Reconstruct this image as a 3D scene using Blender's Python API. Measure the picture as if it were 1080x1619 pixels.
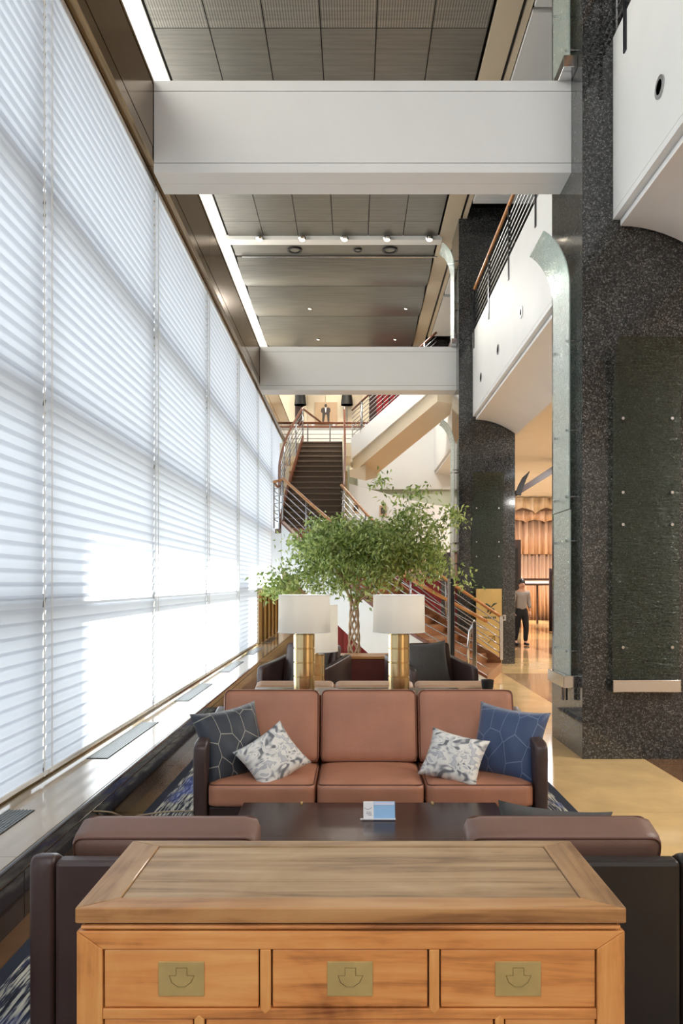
import bpy, bmesh, math, random
from mathutils import Vector, Matrix, Euler

random.seed(7)
for o in list(bpy.data.objects):
    bpy.data.objects.remove(o)
SC = bpy.context.scene
COL = SC.collection
PI = math.pi

# ------------------------------------------------------------------ camera
F_PX, H = 1250.0, 1.61
cam = bpy.data.cameras.new('camera')
cam.sensor_fit = 'VERTICAL'
cam.sensor_height = 36.0
cam.lens = F_PX / 1619.0 * 36.0
cam.shift_x = -20.0 / 1619.0
cam.shift_y = 112.5 / 1619.0
cam.clip_start = 0.05
cam.clip_end = 400
camo = bpy.data.objects.new('camera', cam)
camo.location = (0, 0, H)
camo.rotation_euler = (PI / 2, 0, 0)
COL.objects.link(camo)
SC.camera = camo

# ------------------------------------------------------------------ world, sun, exposure
W = bpy.data.worlds.new('sky')
SC.world = W
W.use_nodes = True
bg = W.node_tree.nodes['Background']
bg.inputs[0].default_value = (0.91, 0.95, 1.0, 1)
bg.inputs[1].default_value = 2.3
sun = bpy.data.lights.new('sun', 'SUN')
sun.energy = 19.0
sun.angle = math.radians(0.6)
sun.color = (1.0, 0.95, 0.86)
suno = bpy.data.objects.new('sun', sun)
SUN_DIR = Vector((0.80, -0.18, -0.56)).normalized()
suno.rotation_euler = SUN_DIR.to_track_quat('-Z', 'Y').to_euler()
suno.location = (-20, 10, 20)
COL.objects.link(suno)
vs = SC.view_settings
vs.view_transform = 'Standard'
vs.look = 'None'
vs.gamma = 1.0
vs.use_curve_mapping = False
vs.exposure = 0.02
SC.cycles.max_bounces = 8
SC.cycles.diffuse_bounces = 5
SC.cycles.glossy_bounces = 4
SC.cycles.transmission_bounces = 6
SC.cycles.transparent_max_bounces = 12
SC.cycles.sample_clamp_indirect = 6.0
SC.cycles.caustics_reflective = False
SC.cycles.caustics_refractive = False


def lamp_light(name, kind, loc, energy, color=(1, 1, 1), size=0.1, rot=None, spot=None, parent=None):
    l = bpy.data.lights.new(name, kind)
    l.energy = energy
    l.color = color
    if kind == 'AREA':
        l.shape = 'DISK'
        l.size = size
    elif kind in ('POINT', 'SPOT'):
        l.shadow_soft_size = size
    if spot:
        l.spot_size = math.radians(spot)
        l.spot_blend = 0.6
    o = bpy.data.objects.new(name, l)
    o.location = loc
    if rot:
        o.rotation_euler = rot
    COL.objects.link(o)
    if parent:
        o.parent = parent
    return o


# ------------------------------------------------------------------ materials
def lin(c):
    out = []
    for v in c:
        v = v / 255.0
        out.append(v / 12.92 if v <= 0.04045 else ((v + 0.055) / 1.055) ** 2.4)
    return tuple(out) + (1.0,)


def newmat(name):
    m = bpy.data.materials.new(name)
    m.use_nodes = True
    nt = m.node_tree
    return m, nt, nt.nodes['Principled BSDF']


def node(nt, kind, **kw):
    n = nt.nodes.new(kind)
    for k, v in kw.items():
        setattr(n, k, v)
    return n


def coords(nt, scale=(1, 1, 1), rot=(0, 0, 0), out='Object'):
    tc = node(nt, 'ShaderNodeTexCoord')
    mp = node(nt, 'ShaderNodeMapping')
    mp.inputs['Scale'].default_value = scale
    mp.inputs['Rotation'].default_value = rot
    nt.links.new(tc.outputs[out], mp.inputs[0])
    return mp.outputs[0]


def ramp(nt, fac, stops):
    r = node(nt, 'ShaderNodeValToRGB')
    e = r.color_ramp.elements
    while len(e) < len(stops):
        e.new(0.5)
    for el, (p, c) in zip(e, stops):
        el.position = p
        el.color = c
    nt.links.new(fac, r.inputs[0])
    return r.outputs[0]


def noise(nt, vec, scale, detail=4, rough=0.55, dist=0.0):
    n = node(nt, 'ShaderNodeTexNoise')
    n.inputs['Scale'].default_value = scale
    n.inputs['Detail'].default_value = detail
    n.inputs['Roughness'].default_value = rough
    n.inputs['Distortion'].default_value = dist
    nt.links.new(vec, n.inputs['Vector'])
    return n.outputs['Fac']


def bump(nt, b, height, strength, dist=0.01):
    bp = node(nt, 'ShaderNodeBump')
    bp.inputs['Strength'].default_value = strength
    bp.inputs['Distance'].default_value = dist
    nt.links.new(height, bp.inputs['Height'])
    nt.links.new(bp.outputs[0], b.inputs['Normal'])


def mat(name, c, rough=0.5, metal=0.0, spec=0.5, var=0.0, scale=6.0, stretch=(1, 1, 1), bmp=0.0, bscale=60.0, coat=0.0):
    m, nt, b = newmat(name)
    base = lin(c)
    b.inputs['Base Color'].default_value = base
    b.inputs['Roughness'].default_value = rough
    b.inputs['Metallic'].default_value = metal
    b.inputs['Specular IOR Level'].default_value = spec
    b.inputs['Coat Weight'].default_value = coat
    b.inputs['Coat Roughness'].default_value = 0.08
    if var or bmp:
        v = coords(nt, stretch)
    if var:
        f = noise(nt, v, scale, 5)
        lo = tuple(max(0, x * (1 - var)) for x in base[:3]) + (1,)
        hi = tuple(min(1, x * (1 + var)) for x in base[:3]) + (1,)
        nt.links.new(ramp(nt, f, [(0.3, lo), (0.7, hi)]), b.inputs['Base Color'])
    if bmp:
        bump(nt, b, noise(nt, v, bscale, 3), bmp)
    return m


def wood(name, dark, mid, light, rough=0.4, axis='x', scale=3.0, coat=0.1, seed=0.0):
    m, nt, b = newmat(name)
    st = {'x': (0.6, 9, 9), 'y': (9, 0.6, 9), 'z': (9, 9, 0.6)}[axis]
    v = coords(nt, tuple(s * scale / 3 for s in st))
    f1 = noise(nt, v, 2.2, 6, 0.62, 0.6)
    v2 = coords(nt, (1.7, 1.7, 1.7))
    f2 = noise(nt, v2, 1.6, 4, 0.6, 1.0)
    add = node(nt, 'ShaderNodeMath', operation='MULTIPLY_ADD')
    nt.links.new(f2, add.inputs[0])
    add.inputs[1].default_value = 0.55
    nt.links.new(f1, add.inputs[2])
    nt.links.new(ramp(nt, add.outputs[0], [(0.52, lin(dark)), (0.75, lin(mid)), (1.0, lin(light))]), b.inputs['Base Color'])
    b.inputs['Roughness'].default_value = rough
    b.inputs['Coat Weight'].default_value = coat
    bump(nt, b, f1, 0.12, 0.004)
    return m


def granite(name):
    m, nt, b = newmat(name)
    v = coords(nt)
    vo = node(nt, 'ShaderNodeTexVoronoi')
    vo.inputs['Scale'].default_value = 100
    nt.links.new(v, vo.inputs['Vector'])
    sep = node(nt, 'ShaderNodeSeparateColor')
    nt.links.new(vo.outputs['Color'], sep.inputs[0])
    sp = ramp(nt, sep.outputs[0], [(0.0, lin((31, 32, 33))), (0.52, lin((54, 55, 56))), (0.85, lin((84, 85, 86))), (1.0, lin((124, 125, 125)))])
    f = noise(nt, v, 1.3, 3)
    cl = ramp(nt, f, [(0.3, (0.55, 0.55, 0.55, 1)), (0.7, (1.1, 1.08, 1.04, 1))])
    mx = node(nt, 'ShaderNodeMix', data_type='RGBA', blend_type='MULTIPLY')
    mx.inputs[0].default_value = 1.0
    nt.links.new(sp, mx.inputs[6])
    nt.links.new(cl, mx.inputs[7])
    nt.links.new(mx.outputs[2], b.inputs['Base Color'])
    b.inputs['Roughness'].default_value = 0.07
    b.inputs['Specular IOR Level'].default_value = 0.55
    return m


def translucent(name, c, t=0.6, ct=None):
    m, nt, b = newmat(name)
    d = node(nt, 'ShaderNodeBsdfDiffuse')
    tr = node(nt, 'ShaderNodeBsdfTranslucent')
    d.inputs[0].default_value = lin(c)
    tr.inputs[0].default_value = lin(ct or c)
    mx = node(nt, 'ShaderNodeMixShader')
    mx.inputs[0].default_value = t
    nt.links.new(d.outputs[0], mx.inputs[1])
    nt.links.new(tr.outputs[0], mx.inputs[2])
    nt.links.new(mx.outputs[0], nt.nodes['Material Output'].inputs[0])
    return m


def thin_glass(name, tint=(235, 245, 242), gloss=0.12, diffuse=0.0, dcol=(200, 220, 215), rough=0.05, ripple=0.0, rscale=(6, 6, 26)):
    m, nt, b = newmat(name)
    tr = node(nt, 'ShaderNodeBsdfTransparent')
    tr.inputs[0].default_value = lin(tint)
    gl = node(nt, 'ShaderNodeBsdfGlossy')
    gl.inputs['Roughness'].default_value = rough
    gl.inputs[0].default_value = (0.95, 1, 0.98, 1)
    fr = node(nt, 'ShaderNodeLayerWeight')
    fr.inputs[0].default_value = 0.5
    pw_ = node(nt, 'ShaderNodeMath', operation='POWER')
    pw_.inputs[1].default_value = 4.0
    nt.links.new(fr.outputs['Facing'], pw_.inputs[0])
    mx = node(nt, 'ShaderNodeMixShader')
    ad = node(nt, 'ShaderNodeMath', operation='ADD')
    ad.inputs[1].default_value = gloss
    nt.links.new(pw_.outputs[0], ad.inputs[0])
    ad.use_clamp = True
    nt.links.new(ad.outputs[0], mx.inputs[0])
    last = tr.outputs[0]
    if diffuse:
        df = node(nt, 'ShaderNodeBsdfDiffuse')
        df.inputs[0].default_value = lin(dcol)
        m2 = node(nt, 'ShaderNodeMixShader')
        m2.inputs[0].default_value = diffuse
        nt.links.new(tr.outputs[0], m2.inputs[1])
        nt.links.new(df.outputs[0], m2.inputs[2])
        last = m2.outputs[0]
    nt.links.new(last, mx.inputs[1])
    nt.links.new(gl.outputs[0], mx.inputs[2])
    nt.links.new(mx.outputs[0], nt.nodes['Material Output'].inputs[0])
    if ripple:
        v = coords(nt, rscale)
        h = noise(nt, v, 2.6, 3, 0.55, 0.9)
        bp = node(nt, 'ShaderNodeBump')
        bp.inputs['Strength'].default_value = ripple
        bp.inputs['Distance'].default_value = 0.02
        nt.links.new(h, bp.inputs['Height'])
        nt.links.new(bp.outputs[0], gl.inputs['Normal'])
        nt.links.new(bp.outputs[0], fr.inputs['Normal'])
    return m


def emit(name, c, s):
    m, nt, b = newmat(name)
    b.inputs['Base Color'].default_value = lin(c)
    b.inputs['Emission Color'].default_value = lin(c)
    b.inputs['Emission Strength'].default_value = s
    return m


M = {}
M['slat'] = translucent('blind_fabric', (236, 238, 244), 0.76, (240, 245, 252))
M['frosted'] = translucent('frosted_clerestory', (236, 236, 234), 0.66, (240, 240, 238))
M['mullion'] = mat('mullion_metal', (120, 118, 112), 0.4, 0.6)
M['bronze'] = mat('bronze_panel', (134, 108, 74), 0.13, 0.85, var=0.06, scale=2)
M['white'] = mat('white_paint', (228, 228, 226), 0.55, var=0.02, scale=2)
M['beam'] = mat('beam_paint', (230, 231, 230), 0.45, var=0.02, scale=1.5)
M['groove'] = mat('groove_dark', (120, 116, 108), 0.7)
M['beige'] = mat('beige_paint', (208, 193, 168), 0.5, var=0.03, scale=2)
M['cream'] = mat('cream_wall', (226, 214, 188), 0.55, var=0.03)
M['black'] = mat('black_matt', (18, 17, 17), 0.6)
M['granite'] = granite('black_granite')
M['ledge'] = mat('ledge_stone', (176, 160, 138), 0.10, var=0.16, scale=3.0, stretch=(1, 0.25, 1), coat=0.3)
M['ledge_dark'] = mat('ledge_dark_stone', (62, 54, 52), 0.10, var=0.35, scale=5.0, stretch=(1, 0.4, 2), coat=0.3)
M['grille'] = mat('grille_metal', (128, 132, 132), 0.35, 0.7)
M['chrome'] = mat('chrome', (215, 215, 215), 0.12, 1.0)
M['steel'] = mat('steel', (178, 178, 180), 0.25, 0.9)
M['dark_steel'] = mat('dark_steel', (50, 52, 58), 0.3, 0.6)
M['brass'] = mat('lamp_brass', (226, 200, 150), 0.22, 1.0, var=0.03, scale=40, stretch=(1, 1, 0.02))
M['oldbrass'] = mat('old_brass', (196, 170, 112), 0.45, 0.45, var=0.12, scale=14)
M['etch'] = mat('brass_etching', (128, 112, 66), 0.5, 0.6)
M['shade'] = translucent('lamp_shade_linen', (246, 243, 236), 0.5)
M['leather'] = mat('tan_leather', (172, 118, 92), 0.48, var=0.10, scale=5, bmp=0.10, bscale=140)
M['leather_dim'] = mat('brown_leather', (122, 92, 80), 0.44, var=0.10, scale=5, bmp=0.10, bscale=140)
M['leather_skylit'] = mat('skylit_tan_leather', (176, 140, 110), 0.5, var=0.08, scale=4, bmp=0.08, bscale=140)  # skylight on the cushion tops put into the leather colour
M['darkleather'] = mat('dark_leather', (64, 48, 46), 0.34, var=0.15, scale=6, bmp=0.08, bscale=160)
M['blackleather'] = mat('black_leather', (36, 30, 28), 0.36, var=0.15, scale=6, bmp=0.08, bscale=160)
M['seam'] = mat('leather_seam', (92, 56, 42), 0.6)
M['seam_pale'] = mat('leather_seam_pale', (206, 170, 140), 0.6)
M['table'] = wood('dark_table_wood', (38, 24, 22), (52, 34, 30), (66, 42, 36), 0.22, 'x', 3, 0.0)
M['table'].node_tree.nodes['Principled BSDF'].inputs['Specular IOR Level'].default_value = 0.25
M['dresser'] = wood('dresser_wood', (130, 72, 34), (212, 140, 76), (228, 168, 102), 0.42, 'x')
M['dresser_v'] = wood('dresser_wood_upright', (138, 80, 38), (214, 146, 80), (230, 172, 104), 0.42, 'z')
M['dresser_top'] = wood('dresser_top_wood', (104, 76, 50), (164, 132, 94), (186, 158, 120), 0.5, 'x')
M['dresser_side'] = wood('dresser_top_end', (110, 78, 50), (164, 126, 86), (182, 148, 108), 0.5, 'y')
M['dresser_edge'] = wood('dresser_edge_wood', (120, 78, 44), (178, 128, 78), (196, 152, 102), 0.46, 'x')
M['groove_wood'] = mat('dresser_groove', (64, 34, 18), 0.6)
M['handrail'] = wood('handrail_wood', (150, 92, 44), (190, 126, 66), (206, 150, 88), 0.35, 'x')
M['handrail_dark'] = wood('handrail_dark_wood', (80, 40, 22), (108, 58, 34), (126, 72, 44), 0.35, 'x')
M['tread'] = wood('stair_tread_wood', (100, 60, 36), (140, 92, 58), (164, 114, 76), 0.35, 'x')
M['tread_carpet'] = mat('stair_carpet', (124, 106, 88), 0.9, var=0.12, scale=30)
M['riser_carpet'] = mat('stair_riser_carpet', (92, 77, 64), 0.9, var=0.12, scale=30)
M['grey_pillow'] = mat('grey_pillow_cloth', (84, 82, 80), 0.9, var=0.08, scale=30, bmp=0.1, bscale=200)
M['red_glass'] = mat('red_panel', (150, 60, 66), 0.15, var=0.25, scale=3, stretch=(4, 1, 0.4))
M['gold_panel'] = mat('gold_panel', (206, 176, 112), 0.25, 0.3, var=0.05)
M['pink_wall'] = mat('rose_wall', (206, 178, 160), 0.5, var=0.08, scale=3)
M['glass'] = thin_glass('window_glass', (245, 248, 250), 0.02)
M['glass_side'] = thin_glass('rippled_side_glass', (206, 226, 220), 0.16, 0.45, (196, 212, 208), 0.10, 0.9, (30, 12, 16))
M['glass_front'] = thin_glass('rippled_front_glass', (204, 212, 206), 0.03, 0.06, (92, 104, 94), 0.12, 0.5, (3, 3, 17))
M['bark'] = mat('tree_bark', (176, 148, 116), 0.8, var=0.2, scale=20, bmp=0.3, bscale=60)
M['red_wood'] = mat('red_brown_wood', (104, 44, 36), 0.35, var=0.12, scale=5, stretch=(0.4, 4, 4))
M['copper'] = mat('copper_curtain', (226, 192, 168), 0.45, 0.15, var=0.10, scale=2, stretch=(4, 4, 0.3))
M['valance'] = mat('cream_valance', (228, 212, 194), 0.6, var=0.06)
M['brown_dark'] = mat('dark_brown_wood', (58, 34, 24), 0.4)
M['maroon'] = mat('maroon_drape', (50, 20, 20), 0.7)
M['paper_white'] = mat('card_white', (240, 240, 242), 0.5)
M['paper_blue'] = mat('card_blue', (150, 196, 238), 0.4)
M['ink'] = mat('card_ink', (140, 140, 150), 0.6)
M['soil'] = mat('pot_soil', (60, 46, 36), 0.9)
M['pot'] = mat('pot_glaze', (225, 220, 212), 0.3)
M['skin'] = mat('skin', (196, 148, 122), 0.5)
M['shirt'] = mat('grey_shirt_cloth', (150, 143, 136), 0.85)
M['trouser'] = mat('black_trouser_cloth', (24, 24, 27), 0.85)
M['hair'] = mat('black_hair', (22, 18, 17), 0.5)
M['sky_ground'] = mat('outside_paving', (190, 188, 182), 0.9)
M['green_wall'] = mat('sage_wall', (186, 192, 172), 0.5)
M['glow'] = emit('lamp_glow', (255, 240, 214), 6.0)
M['cable'] = mat('cable_plastic', (196, 176, 146), 0.5)
M['picture'] = mat('picture_paper', (186, 158, 126), 0.6, var=0.04)
M['suit'] = mat('picture_suit', (70, 62, 58), 0.7)
M['emblem'] = mat('sign_emblem', (26, 52, 40), 0.6)
M['marble_light'] = mat('cream_marble', (234, 196, 136), 0.09, var=0.14, scale=2.2, coat=0.2)
M['marble_mid'] = mat('tan_marble', (182, 146, 104), 0.09, var=0.16, scale=2.2, coat=0.2)
M['marble_dark'] = mat('brown_marble', (118, 84, 56), 0.09, var=0.2, scale=2.4, coat=0.2)


def leaf_material():
    m, nt, b = newmat('leaf')
    g = node(nt, 'ShaderNodeNewGeometry')
    c = ramp(nt, g.outputs['Random Per Island'], [(0.0, lin((100, 126, 58))), (0.5, lin((158, 180, 96))), (1.0, lin((210, 222, 146)))])
    d = node(nt, 'ShaderNodeBsdfDiffuse')
    t = node(nt, 'ShaderNodeBsdfTranslucent')
    gl = node(nt, 'ShaderNodeBsdfGlossy')
    gl.inputs['Roughness'].default_value = 0.3
    mx = node(nt, 'ShaderNodeMixShader')
    mx.inputs[0].default_value = 0.48
    m2 = node(nt, 'ShaderNodeMixShader')
    m2.inputs[0].default_value = 0.07
    nt.links.new(c, d.inputs[0])
    nt.links.new(c, t.inputs[0])
    nt.links.new(d.outputs[0], mx.inputs[1])
    nt.links.new(t.outputs[0], mx.inputs[2])
    nt.links.new(mx.outputs[0], m2.inputs[1])
    nt.links.new(gl.outputs[0], m2.inputs[2])
    nt.links.new(m2.outputs[0], nt.nodes['Material Output'].inputs[0])
    return m


M['leaf'] = leaf_material()


def metal_ceiling(name, perforated, k):
    m, nt, b = newmat(name)
    v = coords(nt, (0.8, 14, 1))
    f = noise(nt, v, 1.5, 5)
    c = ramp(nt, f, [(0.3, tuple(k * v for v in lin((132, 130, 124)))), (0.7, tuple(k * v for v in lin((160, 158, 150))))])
    b.inputs['Metallic'].default_value = 0.4
    b.inputs['Roughness'].default_value = 0.36
    if perforated:
        w = node(nt, 'ShaderNodeTexWave', wave_type='BANDS', bands_direction='X')
        w.inputs['Scale'].default_value = 9.0
        nt.links.new(coords(nt), w.inputs['Vector'])
        r = ramp(nt, w.outputs['Fac'], [(0.35, (0.42, 0.42, 0.42, 1)), (0.6, (1, 1, 1, 1))])
        mx = node(nt, 'ShaderNodeMix', data_type='RGBA', blend_type='MULTIPLY')
        mx.inputs[0].default_value = 0.8
        nt.links.new(c, mx.inputs[6])
        nt.links.new(r, mx.inputs[7])
        c = mx.outputs[2]
    nt.links.new(c, b.inputs['Base Color'])
    return m


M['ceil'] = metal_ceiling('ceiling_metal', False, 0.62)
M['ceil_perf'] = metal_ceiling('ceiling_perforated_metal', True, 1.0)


def carpet_material():
    m, nt, b = newmat('carpet_weave')
    v = coords(nt, (60, 3.2, 1))
    f = noise(nt, v, 1.3, 3, 0.6)
    streak = ramp(nt, f, [(0.40, lin((24, 25, 32))), (0.49, lin((62, 66, 84))), (0.54, lin((188, 184, 170))), (0.66, lin((214, 208, 186)))])
    v2 = coords(nt, (2.2, 0.9, 1))
    f2 = noise(nt, v2, 1.5, 3, 0.6)
    v3 = coords(nt, (40, 4, 1))
    f3 = noise(nt, v3, 1.7, 2)
    blue = ramp(nt, f3, [(0.4, lin((36, 48, 98))), (0.55, lin((84, 96, 148))), (0.68, lin((184, 186, 206)))])
    msk = ramp(nt, f2, [(0.54, (0, 0, 0, 1)), (0.66, (1, 1, 1, 1))])
    mx = node(nt, 'ShaderNodeMix', data_type='RGBA')
    nt.links.new(msk, mx.inputs[0])
    nt.links.new(streak, mx.inputs[6])
    nt.links.new(blue, mx.inputs[7])
    nt.links.new(mx.outputs[2], b.inputs['Base Color'])
    b.inputs['Roughness'].default_value = 0.95
    bump(nt, b, f, 0.3, 0.004)
    return m


M['carpet'] = carpet_material()
M['carpet_border'] = mat('carpet_border', (44, 48, 62), 0.95)


def blue_pillow(name, base, line):
    m, nt, b = newmat(name)
    v = coords(nt, (11, 1, 6.4), (0, 0.7, 0))
    vo = node(nt, 'ShaderNodeTexVoronoi', feature='DISTANCE_TO_EDGE', voronoi_dimensions='2D')
    vo.inputs['Scale'].default_value = 1.0
    vo.inputs['Randomness'].default_value = 0.75
    sx = node(nt, 'ShaderNodeSeparateXYZ')
    cx = node(nt, 'ShaderNodeCombineXYZ')
    nt.links.new(v, sx.inputs[0])
    nt.links.new(sx.outputs[0], cx.inputs[0])
    nt.links.new(sx.outputs[2], cx.inputs[1])
    nt.links.new(cx.outputs[0], vo.inputs['Vector'])
    c = ramp(nt, vo.outputs['Distance'], [(0.0, lin(line)), (0.014, lin(line)), (0.024, lin(base))])
    nt.links.new(c, b.inputs['Base Color'])
    b.inputs['Roughness'].default_value = 0.55
    b.inputs['Sheen Weight'].default_value = 0.3
    return m


def ikat_pillow():
    m, nt, b = newmat('ikat_pillow_cloth')
    v = coords(nt, (9, 1, 14), (0, 0.45, 0))
    f = noise(nt, v, 1.25, 1, 0.4, 1.6)
    c = ramp(nt, f, [(0.33, lin((112, 114, 118))), (0.38, lin((170, 172, 174))), (0.46, lin((222, 220, 214))), (0.56, lin((228, 226, 220))), (0.60, lin((176, 178, 182))), (0.68, lin((196, 198, 200)))])
    nt.links.new(c, b.inputs['Base Color'])
    b.inputs['Roughness'].default_value = 0.8
    return m


M['pillow_blue'] = blue_pillow('blue_pillow_cloth', (52, 72, 108), (104, 120, 146))
M['pillow_slate'] = blue_pillow('slate_pillow_cloth', (40, 48, 60), (150, 150, 140))
M['ikat'] = ikat_pillow()


# ------------------------------------------------------------------ geometry helpers
class MB:
    def __init__(s):
        s.v, s.f = [], []

    def add(s, vs, fs):
        o = len(s.v)
        s.v += [tuple(p) for p in vs]
        s.f += [tuple(i + o for i in f) for f in fs]
        return s

    def box(s, x0, x1, y0, y1, z0, z1):
        return s.add([(x0, y0, z0), (x1, y0, z0), (x1, y1, z0), (x0, y1, z0), (x0, y0, z1), (x1, y0, z1), (x1, y1, z1), (x0, y1, z1)],
                     [(0, 3, 2, 1), (4, 5, 6, 7), (0, 1, 5, 4), (1, 2, 6, 5), (2, 3, 7, 6), (3, 0, 4, 7)])

    def hexa(s, p):
        return s.add(p, [(0, 3, 2, 1), (4, 5, 6, 7), (0, 1, 5, 4), (1, 2, 6, 5), (2, 3, 7, 6), (3, 0, 4, 7)])

    def prism(s, poly, axis, a0, a1):
        def P(u, w, a):
            return {'x': (a, u, w), 'y': (u, a, w), 'z': (u, w, a)}[axis]
        n = len(poly)
        vs = [P(u, w, a0) for u, w in poly] + [P(u, w, a1) for u, w in poly]
        fs = [tuple(range(n - 1, -1, -1)), tuple(range(n, 2 * n))]
        fs += [(i, (i + 1) % n, n + (i + 1) % n, n + i) for i in range(n)]
        return s.add(vs, fs)

    def sheet(s, poly, axis, a0, a1):
        def P(u, w, a):
            return {'x': (a, u, w), 'y': (u, a, w), 'z': (u, w, a)}[axis]
        n = len(poly)
        vs = [P(u, w, a0) for u, w in poly] + [P(u, w, a1) for u, w in poly]
        return s.add(vs, [(i, i + 1, n + i + 1, n + i) for i in range(n - 1)])

    def tube(s, pts, r, seg=8, closed=False):
        pts = [Vector(p) for p in pts]
        n = len(pts)
        rs = r if isinstance(r, (list, tuple)) else [r] * n
        vs, fs = [], []
        prev = None
        for i, p in enumerate(pts):
            a = pts[i - 1] if (i > 0 or closed) else pts[i]
            b = pts[(i + 1) % n] if (i < n - 1 or closed) else pts[i]
            t = (b - a)
            t = t.normalized() if t.length > 1e-9 else Vector((0, 0, 1))
            if prev is None:
                u = t.cross(Vector((0, 0, 1)))
                if u.length < 1e-4:
                    u = t.cross(Vector((1, 0, 0)))
            else:
                u = prev - t * prev.dot(t)
            u.normalize()
            prev = u
            w = t.cross(u)
            for k in range(seg):
                an = 2 * PI * k / seg
                vs.append(p + (u * math.cos(an) + w * math.sin(an)) * rs[i])
        m = n if closed else n - 1
        for i in range(m):
            for k in range(seg):
                a, b = i * seg + k, i * seg + (k + 1) % seg
                c, d = ((i + 1) % n) * seg + (k + 1) % seg, ((i + 1) % n) * seg + k
                fs.append((a, b, c, d))
        if not closed:
            fs.append(tuple(range(seg - 1, -1, -1)))
            fs.append(tuple((n - 1) * seg + k for k in range(seg)))
        return s.add(vs, fs)

    def lathe(s, prof, seg=32, c=(0, 0, 0), axis='z'):
        vs, fs = [], []
        for r, z in prof:
            for k in range(seg):
                an = 2 * PI * k / seg
                u, w = r * math.cos(an), r * math.sin(an)
                if axis == 'z':
                    vs.append((c[0] + u, c[1] + w, c[2] + z))
                elif axis == 'y':
                    vs.append((c[0] + u, c[1] + z, c[2] + w))
                else:
                    vs.append((c[0] + z, c[1] + u, c[2] + w))
        n = len(prof)
        for i in range(n - 1):
            for k in range(seg):
                k2 = (k + 1) % seg
                fs.append((i * seg + k, i * seg + k2, (i + 1) * seg + k2, (i + 1) * seg + k))
        if prof[0][0] > 1e-6:
            fs.append(tuple(range(seg - 1, -1, -1)))
        if prof[-1][0] > 1e-6:
            fs.append(tuple((n - 1) * seg + k for k in range(seg)))
        return s.add(vs, fs)

    def xform(s, mtx):
        s.v = [tuple(mtx @ Vector(p)) for p in s.v]
        return s

    def mesh(s, name, m, smooth=False, bevel=0.0, seg=2):
        me = bpy.data.meshes.new(name)
        me.from_pydata(s.v, [], s.f)
        bm = bmesh.new()
        bm.from_mesh(me)
        bmesh.ops.recalc_face_normals(bm, faces=bm.faces)
        if bevel:
            es = [e for e in bm.edges if len(e.link_faces) == 2 and e.calc_face_angle(0) > 0.5]
            bmesh.ops.bevel(bm, geom=es, offset=bevel, segments=seg, affect='EDGES', profile=0.5)
        bm.to_mesh(me)
        bm.free()
        if smooth:
            for p in me.polygons:
                p.use_smooth = True
            if smooth != 'all':
                try:
                    me.set_sharp_from_angle(angle=math.radians(40))
                except Exception:
                    pass
        me.materials.append(m)
        return me

    def build(s, name, m, parent=None, smooth=False, bevel=0.0, seg=2):
        return link(name, s.mesh(name, m, smooth, bevel, seg), parent)


def link(name, me, parent=None, loc=None, rot=None):
    o = bpy.data.objects.new(name, me)
    COL.objects.link(o)
    if parent:
        o.parent = parent
    if loc:
        o.location = loc
    if rot:
        o.rotation_euler = rot
    return o


def tag(o, label=None, cat=None, group=None, kind=None):
    if label:
        o['label'] = label
    if cat:
        o['category'] = cat
    if group:
        o['group'] = group
    if kind:
        o['kind'] = kind
    return o


def thing(name, label, cat, loc=(0, 0, 0), rz=0.0, group=None):
    o = bpy.data.objects.new(name, None)
    o.empty_display_size = 0.1
    COL.objects.link(o)
    o.location = loc
    o.rotation_euler = (0, 0, rz)
    return tag(o, label, cat, group)


def struct(o, label=None):
    o['kind'] = 'structure'
    if label:
        o['label'] = label
    return o


def B(name, m, parent, *b, bevel=0.0):
    return MB().box(*b).build(name, m, parent, bevel=bevel)


def spline(pts, n):
    pts = [Vector(p) for p in pts]
    P = [pts[0] * 2 - pts[1]] + pts + [pts[-1] * 2 - pts[-2]]
    dense = []
    for i in range(1, len(P) - 2):
        for k in range(40):
            t = k / 40
            a, b, c, d = P[i - 1], P[i], P[i + 1], P[i + 2]
            dense.append(0.5 * ((2 * b) + (c - a) * t + (2 * a - 5 * b + 4 * c - d) * t * t + (3 * b - a - 3 * c + d) * t ** 3))
    dense.append(pts[-1])
    L = [0]
    for i in range(1, len(dense)):
        L.append(L[-1] + (dense[i] - dense[i - 1]).length)
    out, j = [], 0
    for k in range(n):
        s = L[-1] * k / (n - 1)
        while j < len(L) - 2 and L[j + 1] < s:
            j += 1
        f = (s - L[j]) / max(1e-9, L[j + 1] - L[j])
        out.append(dense[j].lerp(dense[j + 1], min(1, max(0, f))))
    return out


def cushion(w, d, h, r, puff=0.03, n=10):
    """soft box centred at the origin, width x, depth y, height z"""
    bm = bmesh.new()
    bmesh.ops.create_cube(bm, size=2.0)
    bmesh.ops.subdivide_edges(bm, edges=bm.edges[:], cuts=n, use_grid_fill=True)
    hw, hd, hh = w / 2, d / 2, h / 2
    for v in bm.verts:
        p = Vector((v.co.x * hw, v.co.y * hd, v.co.z * hh))
        q = Vector((max(-hw + r, min(hw - r, p.x)), max(-hd + r, min(hd - r, p.y)), max(-hh + r, min(hh - r, p.z))))
        e = p - q
        if e.length > 1e-6:
            k = max(abs(e.x), abs(e.y), abs(e.z))
            e = e.normalized() * k
        u, t, z = v.co.x, v.co.y, v.co.z
        c = q + e
        c.z += puff * z * (1 - u ** 4) * (1 - t ** 4)
        c.y += puff * 0.5 * t * (1 - u ** 4) * (1 - z ** 4)
        v.co = c
    me = bpy.data.meshes.new('cushion')
    bm.to_mesh(me)
    bm.free()
    for p in me.polygons:
        p.use_smooth = True
    return me


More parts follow.
